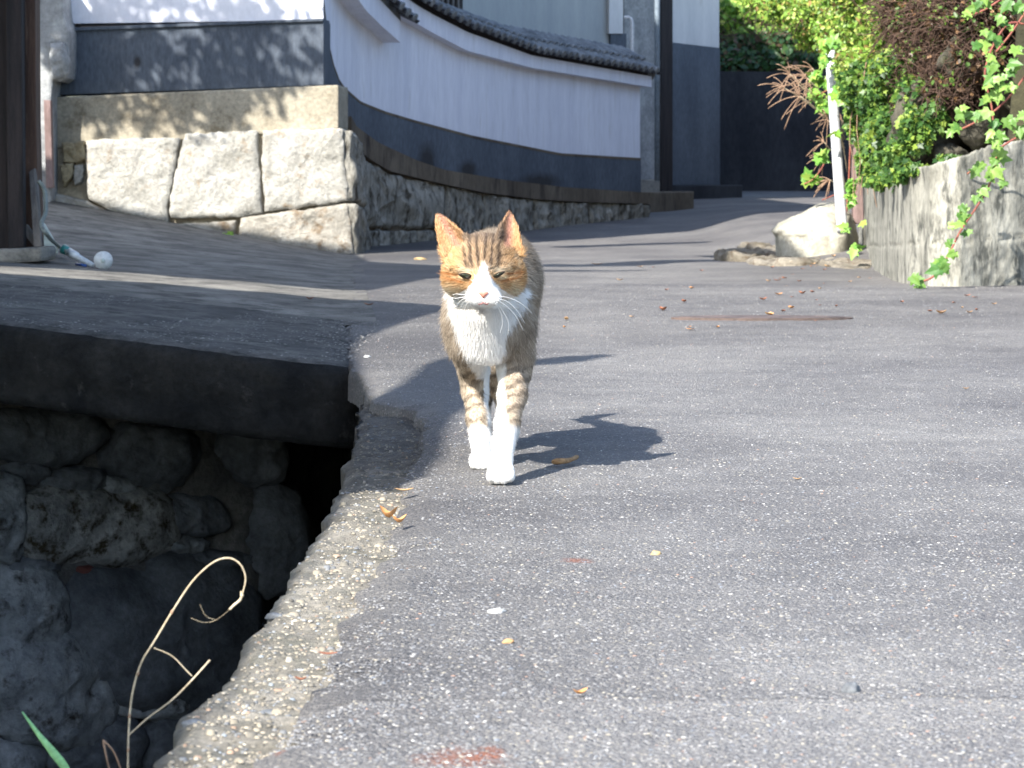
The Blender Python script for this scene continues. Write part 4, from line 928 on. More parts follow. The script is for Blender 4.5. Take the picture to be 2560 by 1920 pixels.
for (px, py, r, mk, lab, fl) in [(1243, 1532, .0058, 'stone_w', 'white pebble on the asphalt below the cat', .55), (2126, 1728, .0052, 'stone_g', 'round grey stone at the right front of the road', .9),
    (690, 1765, .0115, 'stone_g', 'flat dark grey stone on the kerb', .35), (1640, 1388, .0042, 'stone_y', 'small yellow pebble in the middle of the road', .8), (838, 1790, .0075, 'stone_g', 'dark lump of asphalt at the kerb joint', .7),
    (930, 1333, .012, 'stone_g', 'long pale stone beside the orange leaves', .3), (690, 1522, .007, 'stone_g', 'bluish pebble at the ditch edge', .5), (490, 1790, .008, 'stone_g', 'round grey pebble on the lower kerb edge', .5), (890, 1330, .0065, 'stone_w', 'round cream pebble beside the orange leaves', .6),
    (1052, 649, .022, 'stone_y', 'tan stone on the road by the granite corner', .35), (755, 1660, .008, 'stone_w', 'pale flat pebble in the middle of the kerb', .35), (1270, 1607, .0035, 'leaf_tan', 'small brown crumb below the white pebble', .7), (1605, 1440, .003, 'stone_g', 'thin dark chip on the middle of the road', .4), (2505, 712, .02, 'stone_w', 'cream stone at the foot of the retaining wall', .5), (790, 893, .006, 'stone_w', 'pale pebble at the slab corner', .5)]:
    q = G(px, py) if px > 1000 or py < 1200 else P(px, py, (CH + .012) * 1 / (CH - P(px, py, 1).z) * 1.0)
    if py == 893: q = G(918, 893)
    if q.y < 6 and px < 1000: q.z = -.020
    tag(pebble('pebble', q, r, M[mk], fl, px % 17), lab, 'pebble')
# dry grass over the ditch
ag = empty('arching_grass', 'dry straw grass stem arching over the ditch', 'grass')
gY = 2.05
def gp_(l, Y=2.05): return smooth_path([P(a, b, Y) for a, b in l], 7)
tube('stem', gp_([(318, 2060), (320, 1920), (322, 1830), (330, 1740), (352, 1660), (388, 1600), (430, 1530), (480, 1455), (530, 1408), (570, 1395), (600, 1410), (614, 1445), (606, 1485)]), np.interp(np.linspace(0, 1, 85), [0, .6, 1], [.0009, .0007, .0005]).tolist(), M['straw'], ag, 6)
tube('seed_head', gp_([(606, 1485), (600, 1500), (586, 1512), (574, 1524)]), [.0007, .0012, .0015, .0012] + [.0010] * 18, M['straw'], ag, 6)
for k_ in [(321, 1875), (324, 1790), (345, 1685), (430, 1530)]:
    q_ = P(k_[0], k_[1], 2.05); tube('node', [q_ - Vector((.0004, 0, .0016)), q_, q_ + Vector((.0004, 0, .0016))], [.0008, .00125, .0008], M['straw_b'], ag, 6)
tube('awn', gp_([(602, 1478), (604, 1492), (602, 1500)]), .0006, M['straw'], ag, 4)
tube('side_stem', gp_([(322, 1838), (370, 1795), (430, 1750), (480, 1700), (525, 1650)]), .0007, M['straw'], ag, 6)
tube('side_stem', gp_([(385, 1620), (430, 1640), (465, 1675), (480, 1690)]), .0004, M['straw'], ag, 5)
tube('tendril', gp_([(574, 1524), (540, 1550), (510, 1556), (478, 1545)]), .00010, M['straw'], ag, 4)
tube('tendril', gp_([(540, 1550), (515, 1540), (500, 1512)]), .00010, M['straw'], ag, 4)
tube('dead_blade', gp_([(288, 1980), (268, 1900), (258, 1850)], 2.0), [.0008] * 14 + [.0003], M['straw_b'], ag, 5)
tube('dead_blade', gp_([(258, 1850), (285, 1880), (305, 1930)], 2.0), .0007, M['straw_b'], ag, 5)
def blade():
    pts = gp_([(55, 1780), (95, 1835), (135, 1885), (165, 1925), (200, 2000)], 2.0); V = []; n = len(pts)
    for i, p in enumerate(pts):
        w = .0032 * min(1, .12 + i / (n * .55)); V += [p + Vector((-w * .7, 0, -w * .5)), p + Vector((0, -.0012, .0)), p + Vector((w * .7, .001, w * .6))]
    o = mesh_py('grass_blade', V, [(i * 3 + k, i * 3 + k + 1, i * 3 + 4 + k, i * 3 + 3 + k) for i in range(n - 1) for k in (0, 1)], M['blade'], None, True)
    tag(o, 'single bright green grass blade at the bottom left corner', 'grass')
blade()
for (px, py, Y, lab, n, r) in [(572, 588, 13.9, 'tiny green weed between the base granite blocks', 50, 14), (742, 628, 13.85, 'small green weed at the foot of the lowest block', 50, 14)]:
    w = empty('weed', lab, 'weed')
    leaf_cloud('foliage', blob_pts([(px, py, Y, r, 7, .02)], n, .1), .018, gcol(n, [(.2, .4, .05), (.3, .5, .08)], [1, 1]), M['leafcloud'], w)
# ================================================================== what shades the place from above the frame
def up(p, H):
    k = (H - p.z) / SUN.z; return Vector((p.x + SUN.x * k, p.y + SUN.y * k, H))
def shade_plate(name, H, pts, label, cat):  # unseen flat plate, outline carried back along the sun from its wanted shadow
    poly = []
    for q in pts:
        g = (Vector((FP(q[1], 600).x, fY(q[1]) - .035, zg(FP(q[1], 600).x, fY(q[1])))) if q[0] == 'f' else Vector((q[1], q[2], zg(q[1], q[2]))) if q[0] == 'w' else G(q[0], q[1]) if len(q) == 2 else Vector((q[0], q[1], q[2])))
        poly.append(up(g, H))
    o = prism(name, poly, (0, 0, .05), M['wood_dark']); tag(o, label, cat); return o
shade_plate('ditch_shade_plate', 2.1, [('w', -5, 9.4), (0, 687), (300, 703), (600, 728), (900, 753), (1115, 768), (990, 804), (872, 846), (850, 880), (858, 950), (885, 1004), (1000, 962), (1060, 910), (1120, 893), (1150, 893), (1150, 1010), (1085, 1045), (1055, 1090), (1050, 1130), (1020, 1165), (990, 1200), ('w', -.24, 3.6), ('w', -.255, 2.6), ('w', -.27, 1.6), ('w', -.27, -1), ('w', -5, -1)], 'dark unseen plate cut to cast the shade over the ditch', 'shade plate')  # plate added out of frame to shade ditch, slab and kerb
shade_plate('alley_shade_plate', 2.6, [('w', -6, 14.1), ('f', 60), ('f', 108), ('f', 300), ('f', 430), ('f', 600), ('f', 780), ('f', 872), (905, 655), (1110, 666), (1200, 672), (1170, 690), (1040, 700), (900, 727), (600, 704), (300, 681), (0, 666), ('w', -6, 9.8)], 'dark unseen plate cut to cast the shade on the alley', 'shade plate')  # plate added out of frame to shade the alley floor
bt = empty('overhead_shade_bars', 'unseen bars above the road, added for its shade bands', 'tree')  # tubes added out of frame to cast thin shade bands
for i, l in enumerate([[(1330, 662, 6), (1500, 664, 7), (1700, 652, 9), (1960, 640, 5)], [(1330, 678, 5), (1450, 677, 5), (1590, 675, 3)], [(1420, 618, 5), (1560, 612, 6), (1760, 606, 3)], [(1780, 640, 4), (1900, 646, 4), (2020, 652, 2)], [(1320, 902, 9), (1370, 905, 9), (1425, 908, 2)]]):
    H = 2.7; pts = []; rr = []
    for (x, y, h) in l:
        g = G(x, y); pts.append(up(g, H)); rr.append(h * .5 / (F * CH) * g.y ** 2 * .42 if False else .019 * h)
    pts = smooth_path(pts, 4); rr = np.interp(np.linspace(0, 1, len(pts)), np.linspace(0, 1, len(l)), rr).tolist()
    tube('shade_bar', pts, rr, M['twig'], bt, 6)
# tree crown that dapples the storehouse
tr = empty('garden_tree', 'leafy tree above the storehouse front, out of view', 'tree')
cl = []
for i in range(230):
    px, py = random.uniform(110, 790), random.uniform(-90, 215)
    if px > 690 and random.random() < .75: continue
    if py < 50 and random.random() < .25: continue
    if py < 50 and random.random() < .12: continue
    t = random.uniform(2.4, 3.8); p = FP(px, py) + SUN * t; cl += [p + Vector(RNG.normal(size=3)) * .035 for _ in range(13)]
for i in range(34):
    px, py = random.choice([(random.uniform(215, 300), random.uniform(240, 290)), (random.uniform(330, 480), random.uniform(240, 330)), (random.uniform(300, 590), random.uniform(235, 262)), (random.uniform(520, 590), random.uniform(240, 310))])
    p = FP(px, py) + SUN * random.uniform(2.6, 3.6); cl += [p + Vector(RNG.normal(size=3)) * .03 for _ in range(14)]
C = np.array([tuple(v) for v in cl]); leaf_cloud('crown', C, .05, gcol(len(C), GREENS, [2, 4, 3, 1, 1]), M['leafcloud'], tr)
tube('trunk', [Vector((-7.2, 11.0, 0.2)), Vector((-7, 11.0, 2.2)), Vector((-5.4, 11.3, 4.2))], [.12, .1, .05], M['twig'], tr, 10)
# ================================================================== CAT
cat_root = empty('cat', 'orange and brown tabby cat with white chest and legs walking towards the camera', 'cat', loc=(-.04, 3.8, 0))
def Cu(u, v, Y): return P(1000 + .4703 * u, 480 + .4703 * v, Y)
def ru(r, Y=3.65): return r * .4703 / F * Y
class Field:
    def __init__(s, lo, hi, h):
        s.lo = np.array(lo, float); s.h = h; s.n = np.ceil((np.array(hi) - s.lo) / h).astype(int) + 1
        s.f = np.full(tuple(s.n), .05, np.float32)
    def box(s, lo, hi):
        a = np.clip(np.floor((np.array(lo) - s.lo) / s.h).astype(int), 0, s.n - 1); b = np.clip(np.ceil((np.array(hi) - s.lo) / s.h).astype(int) + 1, 1, s.n)
        ax = [s.lo[i] + np.arange(a[i], b[i]) * s.h for i in range(3)]
        return tuple(slice(a[i], b[i]) for i in range(3)), np.meshgrid(*ax, indexing='ij')
    def add(s, d, sl, k, sub=False):
        o = s.f[sl]
        if sub:
            d = -d; m = np.clip(.5 - .5 * (o - d) / k, 0, 1) if False else np.clip(.5 + .5 * (d - o) / k, 0, 1)
            s.f[sl] = o * (1 - m) + d * m + k * m * (1 - m)
        else:
            m = np.clip(.5 + .5 * (o - d) / k, 0, 1); s.f[sl] = o * (1 - m) + d * m - k * m * (1 - m)
    def cone(s, a, b, ra, rb, k=.012, sub=False, sq=None):
        a = np.array(a); b = np.array(b); R = max(ra, rb) + k + .004
        sl, (X, Y, Z) = s.box(np.minimum(a, b) - R, np.maximum(a, b) + R); ab = b - a; L = (ab @ ab) or 1e-9
        t = np.clip(((X - a[0]) * ab[0] + (Y - a[1]) * ab[1] + (Z - a[2]) * ab[2]) / L, 0, 1)
        d = np.sqrt((X - a[0] - t * ab[0]) ** 2 + (Y - a[1] - t * ab[1]) ** 2 + (Z - a[2] - t * ab[2]) ** 2) - (ra + (rb - ra) * t)
        s.add(d, sl, k, sub)
    def ell(s, c, r, k=.012, sub=False, rot=None):
        c = np.array(c); r = np.array(r, float); R = r.max() + k + .004; sl, (X, Y, Z) = s.box(c - R, c + R)
        q = np.stack([X - c[0], Y - c[1], Z - c[2]], -1)
        if rot is not None: q = q @ np.array(rot)
        k0 = np.sqrt(((q / r) ** 2).sum(-1)); k1 = np.sqrt(((q / (r * r)) ** 2).sum(-1)) + 1e-9
        s.add((k0 * (k0 - 1) / k1), sl, k, sub)
    def mesh(s):
        f = s.f; ins = f < 0; nx, ny, nz = f.shape
        c = [ins[i:nx - 1 + i, j:ny - 1 + j, k:nz - 1 + k] for i in (0, 1) for j in (0, 1) for k in (0, 1)]
        al = c[0].copy(); an_ = c[0].copy()
        for q in c[1:]: al &= q; an_ |= q
        act = np.argwhere(an_ & ~al); idx = np.full((nx - 1, ny - 1, nz - 1), -1, np.int64); idx[act[:, 0], act[:, 1], act[:, 2]] = np.arange(len(act))
        off = np.array([(i, j, k) for i in (0, 1) for j in (0, 1) for k in (0, 1)]); val = np.stack([f[act[:, 0] + o[0], act[:, 1] + o[1], act[:, 2] + o[2]] for o in off], 1)
        S = np.zeros((len(act), 3)); Nn = np.zeros(len(act))
        for a in range(8):
            for b in range(a + 1, 8):
                if np.abs(off[a] - off[b]).sum() != 1: continue
                va, vb = val[:, a], val[:, b]; m = (va < 0) != (vb < 0); t = np.where(m, va / np.where(m, va - vb, 1), 0)
                S += np.where(m[:, None], off[a] + t[:, None] * (off[b] - off[a]), 0); Nn += m
        V = s.lo + (act + S / Nn[:, None]) * s.h; Q = []
        for ax in range(3):
            sl0 = [slice(None)] * 3; sl1 = [slice(None)] * 3; sl0[ax] = slice(0, -1); sl1[ax] = slice(1, None)
            a0, a1 = ins[tuple(sl0)], ins[tuple(sl1)]; e = np.argwhere(a0 != a1); u, w = [(1, 2), (2, 0), (0, 1)][ax]
            e = e[(e[:, u] > 0) & (e[:, w] > 0) & (e[:, u] < f.shape[u] - 1) & (e[:, w] < f.shape[w] - 1)]
            fl = a0[e[:, 0], e[:, 1], e[:, 2]]
            def g(du, dw):
                q = e.copy(); q[:, u] -= du; q[:, w] -= dw; return idx[q[:, 0], q[:, 1], q[:, 2]]
            q = np.stack([g(1, 1), g(0, 1), g(0, 0), g(1, 0)], 1); q[~fl] = q[~fl][:, ::-1]; Q.append(q)
        return V, np.concatenate(Q)
def build_cat_field():
    fd = Field((-.16, 3.50, -.01), (.09, 4.52, .36), .0021); C = Cu
    # torso
    fd.ell(C(462, 660, 3.80), (.050, .075, .060), .02); fd.ell(C(470, 560, 3.84), (.052, .08, .062), .02)
    fd.ell((-.021, 3.97, .236), (.058, .13, .070), .03); fd.ell((-.018, 4.10, .236), (.056, .09, .066), .03)
    # neck and chest
    fd.cone(C(450, 450, 3.74), C(455, 660, 3.76), .042, .047, .02); fd.cone(C(440, 600, 3.71), C(448, 765, 3.735), .034, .036, .02)
    fd.ell(C(352, 740, 3.785), (.024, .04, .045), .015); fd.ell(C(600, 740, 3.785), (.024, .04, .05), .015)
    # front leg, image right, planted forward
    def leg(pts, k=.010):
        for (a, b) in zip(pts[:-1], pts[1:]): fd.cone(C(*a[:3]), C(*b[:3]), a[3], b[3], k)
    leg([(598, 770, 3.77, .025), (610, 900, 3.765, .0205), (608, 960, 3.76, .0185), (598, 1080, 3.72, .0160), (570, 1230, 3.66, .0130), (548, 1340, 3.62, .0118), (540, 1460, 3.59, .0130)])
    fd.ell(C(536, 1486, 3.578), (.0165, .022, .0125), .006)
    for (u, v) in ((488, 1508), (517, 1520), (550, 1521), (582, 1508)): fd.ell(C(u, v, 3.562), (.0064, .0095, .0078), .0010)
    # front leg, image left, behind
    leg([(368, 780, 3.80, .025), (382, 890, 3.84, .0205), (392, 960, 3.87, .0185), (400, 1060, 3.87, .0155), (415, 1210, 3.82, .0130), (430, 1320, 3.79, .0115), (436, 1400, 3.78, .0120)])
    fd.ell(C(430, 1428, 3.772), (.0145, .021, .012), .006)
    for (u, v) in ((394, 1442), (418, 1450), (444, 1450), (468, 1442)): fd.ell(C(u, v, 3.757), (.0058, .009, .0074), .0010)
    # hind legs
    for sx, dy in ((-.046, .0), (-.006, -.03)):
        q = [(sx - .003, 4.12, .20, .042), (sx, 4.06 + dy, .135, .032), (sx, 4.15 + dy, .075, .0165), (sx, 4.12 + dy, .022, .012), (sx, 4.09 + dy, .014, .012)]
        for a, b in zip(q[:-1], q[1:]): fd.cone(a[:3], b[:3], a[3], b[3], .014)
    # tail
    q = [(-.02, 4.16, .262, .02), (-.02, 4.24, .25, .015), (-.018, 4.32, .215, .013), (-.016, 4.39, .195, .012), (-.01, 4.44, .21, .011), (-.006, 4.455, .245, .009)]
    for a, b in zip(q[:-1], q[1:]): fd.cone(a[:3], b[:3], a[3], b[3], .008)
    # head
    fd.ell(C(443, 385, 3.690), (.0435, .045, .0375), .012)
    fd.ell(C(443, 440, 3.672), (.0415, .036, .033), .012)
    fd.ell(C(305, 455, 3.685), (.0165, .026, .021), .014); fd.ell(C(588, 455, 3.685), (.0165, .026, .021), .014)
    fd.cone(C(446, 390, 3.655), C(443, 535, 3.617), .0135, .0085, .010)
    fd.ell(C(443, 552, 3.630), (.021, .022, .0125), .010)
    fd.ell(C(405, 566, 3.617), (.0120, .012, .0092), .004); fd.ell(C(484, 564, 3.617), (.0120, .012, .0092), .004)
    fd.ell(C(440, 592, 3.625), (.009, .011, .0065), .005)
    fd.ell(C(348, 405, 3.652), (.015, .012, .007), .008); fd.ell(C(528, 402, 3.652), (.015, .012, .007), .008)       # brow
    fd.ell(C(345, 442, 3.628), (.0085, .008, .0045), .006, sub=True); fd.ell(C(524, 438, 3.628), (.0085, .008, .0045), .006, sub=True)
    # ears: flattened cones scooped from the front
    def ear(base, tip, wv, thick, rad, n=9):
        base = np.array(base); tip = np.array(tip); ax = tip - base; L = np.linalg.norm(ax); ax = ax / L
        wv = np.array(wv, float); wv -= ax * (wv @ ax); wv /= np.linalg.norm(wv); nf = np.cross(ax, wv); nf = nf if nf[1] < 0 else -nf
        R = max(rad, L) + .02; c0 = (base + tip) / 2; sl, (X, Y, Z) = fd.box(c0 - R, c0 + R)
        q = np.stack([X, Y, Z], -1) - base; a = q @ ax / L; w = q @ wv; n_ = q @ nf
        ac = np.clip(a, -.15, 1); hw = rad * np.clip(1 - ac, .0, 1.2) ** .78 * (1 + .25 * np.clip(ac, 0, 1)) + .0012
        # curved shell: sides swing forward
        curve = .55 * (w * w) / np.maximum(hw, .004) - .004 * (1 - ac) - .006 * ac
        dn = np.abs(n_ - curve) - (thick * (1.0 - .45 * ac)); dw = (np.abs(w) - hw) * .9; da = np.maximum(a - 1, -.2 - a) * L
        d = np.maximum(np.maximum(dn, dw), da) * .9
        fd.add(d, sl, .003)
    ear(C(303, 290, 3.682), C(184, 118, 3.690), (1, -.35, 0), .0024, .0200)
    ear(C(568, 292, 3.682), C(592, 102, 3.690), (1, .45, 0), .0024, .0185)
    return fd
fd = build_cat_field(); CV, CQ = fd.mesh()
def uvof(Pn):
    y = Pn[:, 1] * CT - (Pn[:, 2] - CH) * ST; z = Pn[:, 1] * ST + (Pn[:, 2] - CH) * CT
    px = 1280 + F * Pn[:, 0] / y; py = 960 - F * z / y
    return (px - 1000) / .4703, (py - 480) / .4703
def sm(a, b, x): t = np.clip((x - a) / (b - a), 0, 1); return t * t * (3 - 2 * t)
def coat(Pn, N, rnd):
    """albedo of the coat, from place on the body"""
    u, v = uvof(Pn); Y = Pn[:, 1]; n = len(u)
    nz = fbm_grid(u * .02, v * .02, 1, 41) * 2; nf = fbm_grid(u * .06, v * .02, 1, 42) * 2
    def L(a, b, m): return a * (1 - m[:, None]) + b * m[:, None]
    grey = np.array([.42, .35, .275]); dark = np.array([.085, .065, .05]); orange = np.array([.52, .32, .16]); pale = np.array([.66, .52, .36]); white = np.array([.90, .89, .87])
    c = np.tile(grey, (n, 1))
    # body tabby: dark back, wavy stripes
    back = sm(.24, .30, Pn[:, 2]) * sm(3.74, 3.84, Y); c = L(c, np.array([.19, .15, .115])[None], back * .6)
    st = sm(.35, .8, np.sin(Y * 95 + Pn[:, 2] * 25 + nz * 3)) * sm(3.80, 3.86, Y); c = L(c, dark[None], st * .45)
    # legs: dark bars
    lg = sm(860, 930, v) * (1 - sm(1200, 1260, v)); bars = sm(.1, .8, np.sin(v / 10.5 + nz * 3.2 + u * .03)); c = L(c, np.array([.15, .12, .09])[None], bars * lg * .6)
    c = L(c, np.array([.55, .46, .36])[None], (1 - bars) * lg * .45)
    sd = sm(.2, .9, np.sin(v / 24 + u * .012 + nz * 2.5)) * (1 - sm(840, 900, v)) * sm(620, 700, v); c = L(c, np.array([.18, .14, .105])[None], sd * .45)
    # head
    hd = (1 - sm(600, 640, v)) * (1 - sm(3.715, 3.735, Y)); du = np.abs(u - 443)
    h = np.tile(orange, (n, 1)); h = L(h, pale[None], sm(-.2, .6, nf) * .55)
    fore = (1 - sm(70, 150, du)) * (1 - sm(400, 450, v)); h = L(h, np.array([.36, .26, .17])[None], fore * .9)
    fs = sm(.0, .75, np.sin((u - 443) / 5.8 + nz * 2.2 + (v - 300) * .012 * np.sign(u - 443))) * (1 - sm(85, 125, du)) * sm(190, 240, v) * (1 - sm(385, 425, v)); h = L(h, np.array([.07, .05, .04])[None], fs * .88)
    top = (1 - sm(230, 310, v)) * (1 - sm(110, 150, du)); h = L(h, np.array([.17, .13, .105])[None], top * .75)
    for s_, cx in ((-1, 372), (1, 512)):    # dark lines above the inner eye
        h = L(h, dark[None], np.exp(-((u - cx - s_ * (v - 380) * .12) / 8) ** 2) * sm(330, 350, v) * (1 - sm(400, 425, v)) * .75)
    for ex, ey, s_ in ((348, 440, -1), (522, 436, 1)):
        a = (u - ex) * s_
        h = L(h, np.array([.66, .56, .42])[None], np.exp(-((v - ey + 22) / 12) ** 2) * np.exp(-((u - ex) / 40) ** 2) * .8)
        h = L(h, np.array([.33, .12, .035])[None], np.exp(-((v - ey - 2 + a * .06) / 7) ** 2) * sm(28, 50, a) * (1 - sm(110, 150, a)) * .8)
        h = L(h, np.array([.40, .16, .05])[None], np.exp(-((v - ey - 42 + a * .25) / 7) ** 2) * sm(-5, 20, a) * (1 - sm(80, 130, a)) * .8)
        h = L(h, np.array([.62, .30, .13])[None], np.exp(-((u - ex + s_ * 34) / 8) ** 2) * sm(ey + 8, ey + 22, v) * (1 - sm(ey + 55, ey + 85, v)) * .7)
    cheek = sm(480, 540, v) * sm(80, 140, du); h = L(h, np.array([.70, .60, .46])[None], cheek * .85)
    # ears
    ear = (1 - sm(285, 320, v)) * sm(95, 120, du); front = (N[:, 1] < -.15)
    h = L(h, np.array([.48, .29, .15])[None], ear * .8)
    inL = np.exp(-(((u - 278) - (v - 240) * .55) / 26) ** 2) * ((u < 360)); inR = np.exp(-(((u - 578) + (v - 220) * .06) / 22) ** 2) * ((u > 500))
    h = L(h, np.array([.50, .27, .21])[None], ear * (inL + inR) * front * .85)
    tipd = (1 - sm(118, 150, v)); h = L(h, np.array([.25, .16, .10])[None], tipd * ear * .5)
    # blaze and muzzle
    w = np.interp(v, [385, 410, 440, 480, 515, 545, 575, 610], [4, 12, 26, 50, 88, 150, 210, 230]); du2 = np.abs(u - (446 + nz * 4))
    h = L(h, white[None], (1 - sm(-8, 10, du2 - w)) * sm(380, 400, v))
    c = L(c, h, hd)
    # white bib and legs
    xl = np.interp(v, [480, 540, 600, 700, 800, 870, 930, 960, 1240], [262, 264, 272, 300, 330, 350, 372, 405, 470]) + nz * 10
    xr = np.interp(v, [480, 540, 600, 640, 700, 760, 850, 920, 1000, 1200], [668, 672, 650, 612, 578, 560, 550, 562, 560, 570]) + nz * 12
    bib = sm(-8, 8, u - xl) * (1 - sm(-8, 8, u - xr)) * (1 - hd) * (1 - sm(3.86, 3.90, Y)) * sm(495, 530, v)
    ll = (v > 990) & (Y > 3.775) & (u < 445); bib = np.where(ll, 0, bib)
    c = L(c, white[None], bib)
    c = L(c, white[None], sm(1225, 1262, v + nz * 14) * (1 - sm(3.90, 3.95, Y)))
    c = L(c, white[None] * .8, (1 - sm(.05, .06, Pn[:, 2])) * sm(3.88, 3.92, Y))
    return c * (1 + .22 * (rnd[:, None] - .5))
cskin = vcol_mat('cat_coat', .9, spec=.1)
body = mesh_np('body', CV, CQ, cskin, cat_root); me = body.data
body.matrix_parent_inverse = Matrix.Translation((.04, -3.8, 0))
vn = np.zeros((len(CV), 3), np.float32); me.vertices.foreach_get('normal', vn.ravel()) if False else None
vn = np.array([tuple(v.normal) for v in me.vertices])
cc = coat(CV, vn, np.full(len(CV), .5)); at = me.attributes.new('Col', 'FLOAT_COLOR', 'POINT'); c4 = np.ones((len(CV), 4), np.float32); c4[:, :3] = cc * .95; at.data.foreach_set('color', c4.ravel())
def surf_y(u0, v0, rad=9):
    u, v = uvof(CV); m = (np.abs(u - u0) < rad) & (np.abs(v - v0) < rad) & (CV[:, 1] < 3.75); return float(CV[m, 1].min())
EYES = [(348, 441, .10), (523, 436, -.34)]
def fur():
    n = 150000; q = CQ; p = CV[q]; a = np.linalg.norm(np.cross(p[:, 2] - p[:, 0], p[:, 3] - p[:, 1]), axis=1)
    cen = p.mean(1); u, v = uvof(cen); fn = vn[q].mean(1); fn /= np.linalg.norm(fn, axis=1, keepdims=True)
    w = a * np.where(cen[:, 1] < 3.76, 2.6, 1) * np.where(fn[:, 1] < .2, 1.5, .6) * np.where((v < 620) & (cen[:, 1] < 3.73), 1.7, 1)
    fi = RNG.choice(len(q), n, p=w / w.sum()); s, t = RNG.random((2, n, 1))
    R = (p[fi, 0] * (1 - s) + p[fi, 1] * s) * (1 - t) + (p[fi, 3] * (1 - s) + p[fi, 2] * s) * t; N = fn[fi]
    u, v = uvof(R); Y = R[:, 1]; hd = (v < 615) & (Y < 3.735)
    D = np.zeros((n, 3)); D[:] = (0, .75, -.55)                       # lies back and down
    nose = np.array(Cu(443, 520, 3.60)); rad = R - nose; rad /= np.linalg.norm(rad, axis=1, keepdims=True); D[hd] = rad[hd]
    earm = hd & (v < 300) & (np.abs(u - 443) > 95); D[earm] = (0, -.2, 1)
    lg = (v > 860) & (Y < 3.92); D[lg] = (0, -.05, -1)
    ch = (~hd) & (v > 560) & (v < 880) & (Y < 3.78); D[ch] = np.stack([(u[ch] - 450) / 500, np.full(ch.sum(), -.05), np.full(ch.sum(), -1.)], 1)
    D -= N * (D * N).sum(1, keepdims=True); D /= np.linalg.norm(D, axis=1, keepdims=True) + 1e-6
    D = D + RNG.normal(size=(n, 3)) * .22
    ln = np.where(hd, .0062, .0115); ln = np.where(lg, .0062, ln); ln = np.where(v > 1300, .0040, ln); ln = np.where(v > 1425, .0022, ln); ln = np.where(ch, .012, ln)
    ln = np.where(earm, .0028, ln); muz = hd & (v > 480) & (np.abs(u - 443) < 120); ln = np.where(muz, .0034, ln)
    chk = hd & (np.abs(u - 443) > 150) & (v > 380); ln = np.where(chk, .0075, ln)
    keep = np.ones(n, bool)
    for (eu, ev, an_) in EYES:
        du = u - eu; dv = v - ev; a_ = du * math.cos(an_) + dv * math.sin(an_); b_ = -du * math.sin(an_) + dv * math.cos(an_)
        e = np.sqrt((a_ / 40) ** 2 + (b_ / 20) ** 2); keep &= ~((e < 1.05) & hd); ln = np.where(hd & (e < 2.0), .0022, ln)
    e = np.sqrt(((u - 443) / 30) ** 2 + ((v - 545) / 20) ** 2); keep &= ~((e < 1) & hd)
    ln = np.where((Y > 3.9) & (R[:, 2] < .17), .005, ln); ln = np.where((v > 900) & (v < 1450), np.minimum(ln, .0048), ln); ln = ln * RNG.uniform(.65, 1.2, n); lift = np.where(lg | muz, .30, .45); lift = np.where(earm, .25, lift)
    pts = np.zeros((n, 4, 3))
    for k, tt in enumerate((0, .35, .7, 1)):
        pts[:, k] = R + ln[:, None] * (N * (lift[:, None] * tt * (1.25 - .45 * tt)) + D * tt * (.55 + .4 * tt))
    pts[:, 1:, 2] = np.maximum(pts[:, 1:, 2], .0015)
    pts = pts[keep]; R = R[keep]; N = N[keep]; n = len(R)
    col = coat(R, N, RNG.random(n)); ag_ = RNG.random(n); wh = (col.min(1) > .6)
    col = np.where((ag_ < .22)[:, None] & ~wh[:, None], col * .62, col); col = np.where((ag_ > .84)[:, None] & ~wh[:, None], np.minimum(col * 1.5 + .04, .8), col)
    cu = bpy.data.hair_curves.new('fur'); cu.add_curves([4] * n)
    cu.attributes['position'].data.foreach_set('vector', pts.astype(np.float32).ravel())
    ra = cu.attributes.get('radius') or cu.attributes.new('radius', 'FLOAT', 'POINT')
    ra.data.foreach_set('value', np.tile(np.array([.00022, .0002, .00014, .00004], np.float32), n))
    c = np.ones((n, 4), np.float32); c[:, :3] = col; ca = cu.attributes.new('Col', 'FLOAT_COLOR', 'CURVE'); ca.data.foreach_set('color', c.ravel())
    na = cu.attributes.new('SkinN', 'FLOAT_VECTOR', 'CURVE'); na.data.foreach_set('vector', N.astype(np.float32).ravel())
    m, nt, b = nmat('cat_fur'); a1 = nn(nt, 'Attribute', attribute_name='Col'); a2 = nn(nt, 'Attribute', attribute_name='SkinN')
    df = nn(nt, 'BsdfDiffuse'); nt.links.new(a1.outputs['Color'], df.inputs['Color']); nt.links.new(a2.outputs['Vector'], df.inputs['Normal'])
    tl = nn(nt, 'BsdfTranslucent'); nt.links.new(a1.outputs['Color'], tl.inputs['Color'])
    d2 = nn(nt, 'BsdfDiffuse'); nt.links.new(a1.outputs['Color'], d2.inputs['Color'])
    m1 = nn(nt, 'MixShader'); m1.inputs[0].default_value = .35; nt.links.new(df.outputs[0], m1.inputs[1]); nt.links.new(d2.outputs[0], m1.inputs[2])
    m2 = nn(nt, 'MixShader'); m2.inputs[0].default_value = .15; nt.links.new(m1.outputs[0], m2.inputs[1]); nt.links.new(tl.outputs[0], m2.inputs[2])
    nt.links.new(m2.outputs[0], nt.nodes['Material Output'].inputs[0]); cu.materials.append(m)
    o = bpy.data.objects.new('fur', cu); link(o, body); o.matrix_parent_inverse = Matrix.Identity(4); o['kind'] = 'stuff'
fur()
def catpart(o): o.matrix_parent_inverse = Matrix.Translation((.04, -3.8, 0)); return o
eye_m, ent, eb = nmat('cat_eye'); eb.inputs['Base Color'].default_value = (.020, .022, .012, 1); eb.inputs['Roughness'].default_value = .12
pup = surf('cat_pupil', (.002, .002, .002), (.004, .004, .004), 5, 5, .1, 0)
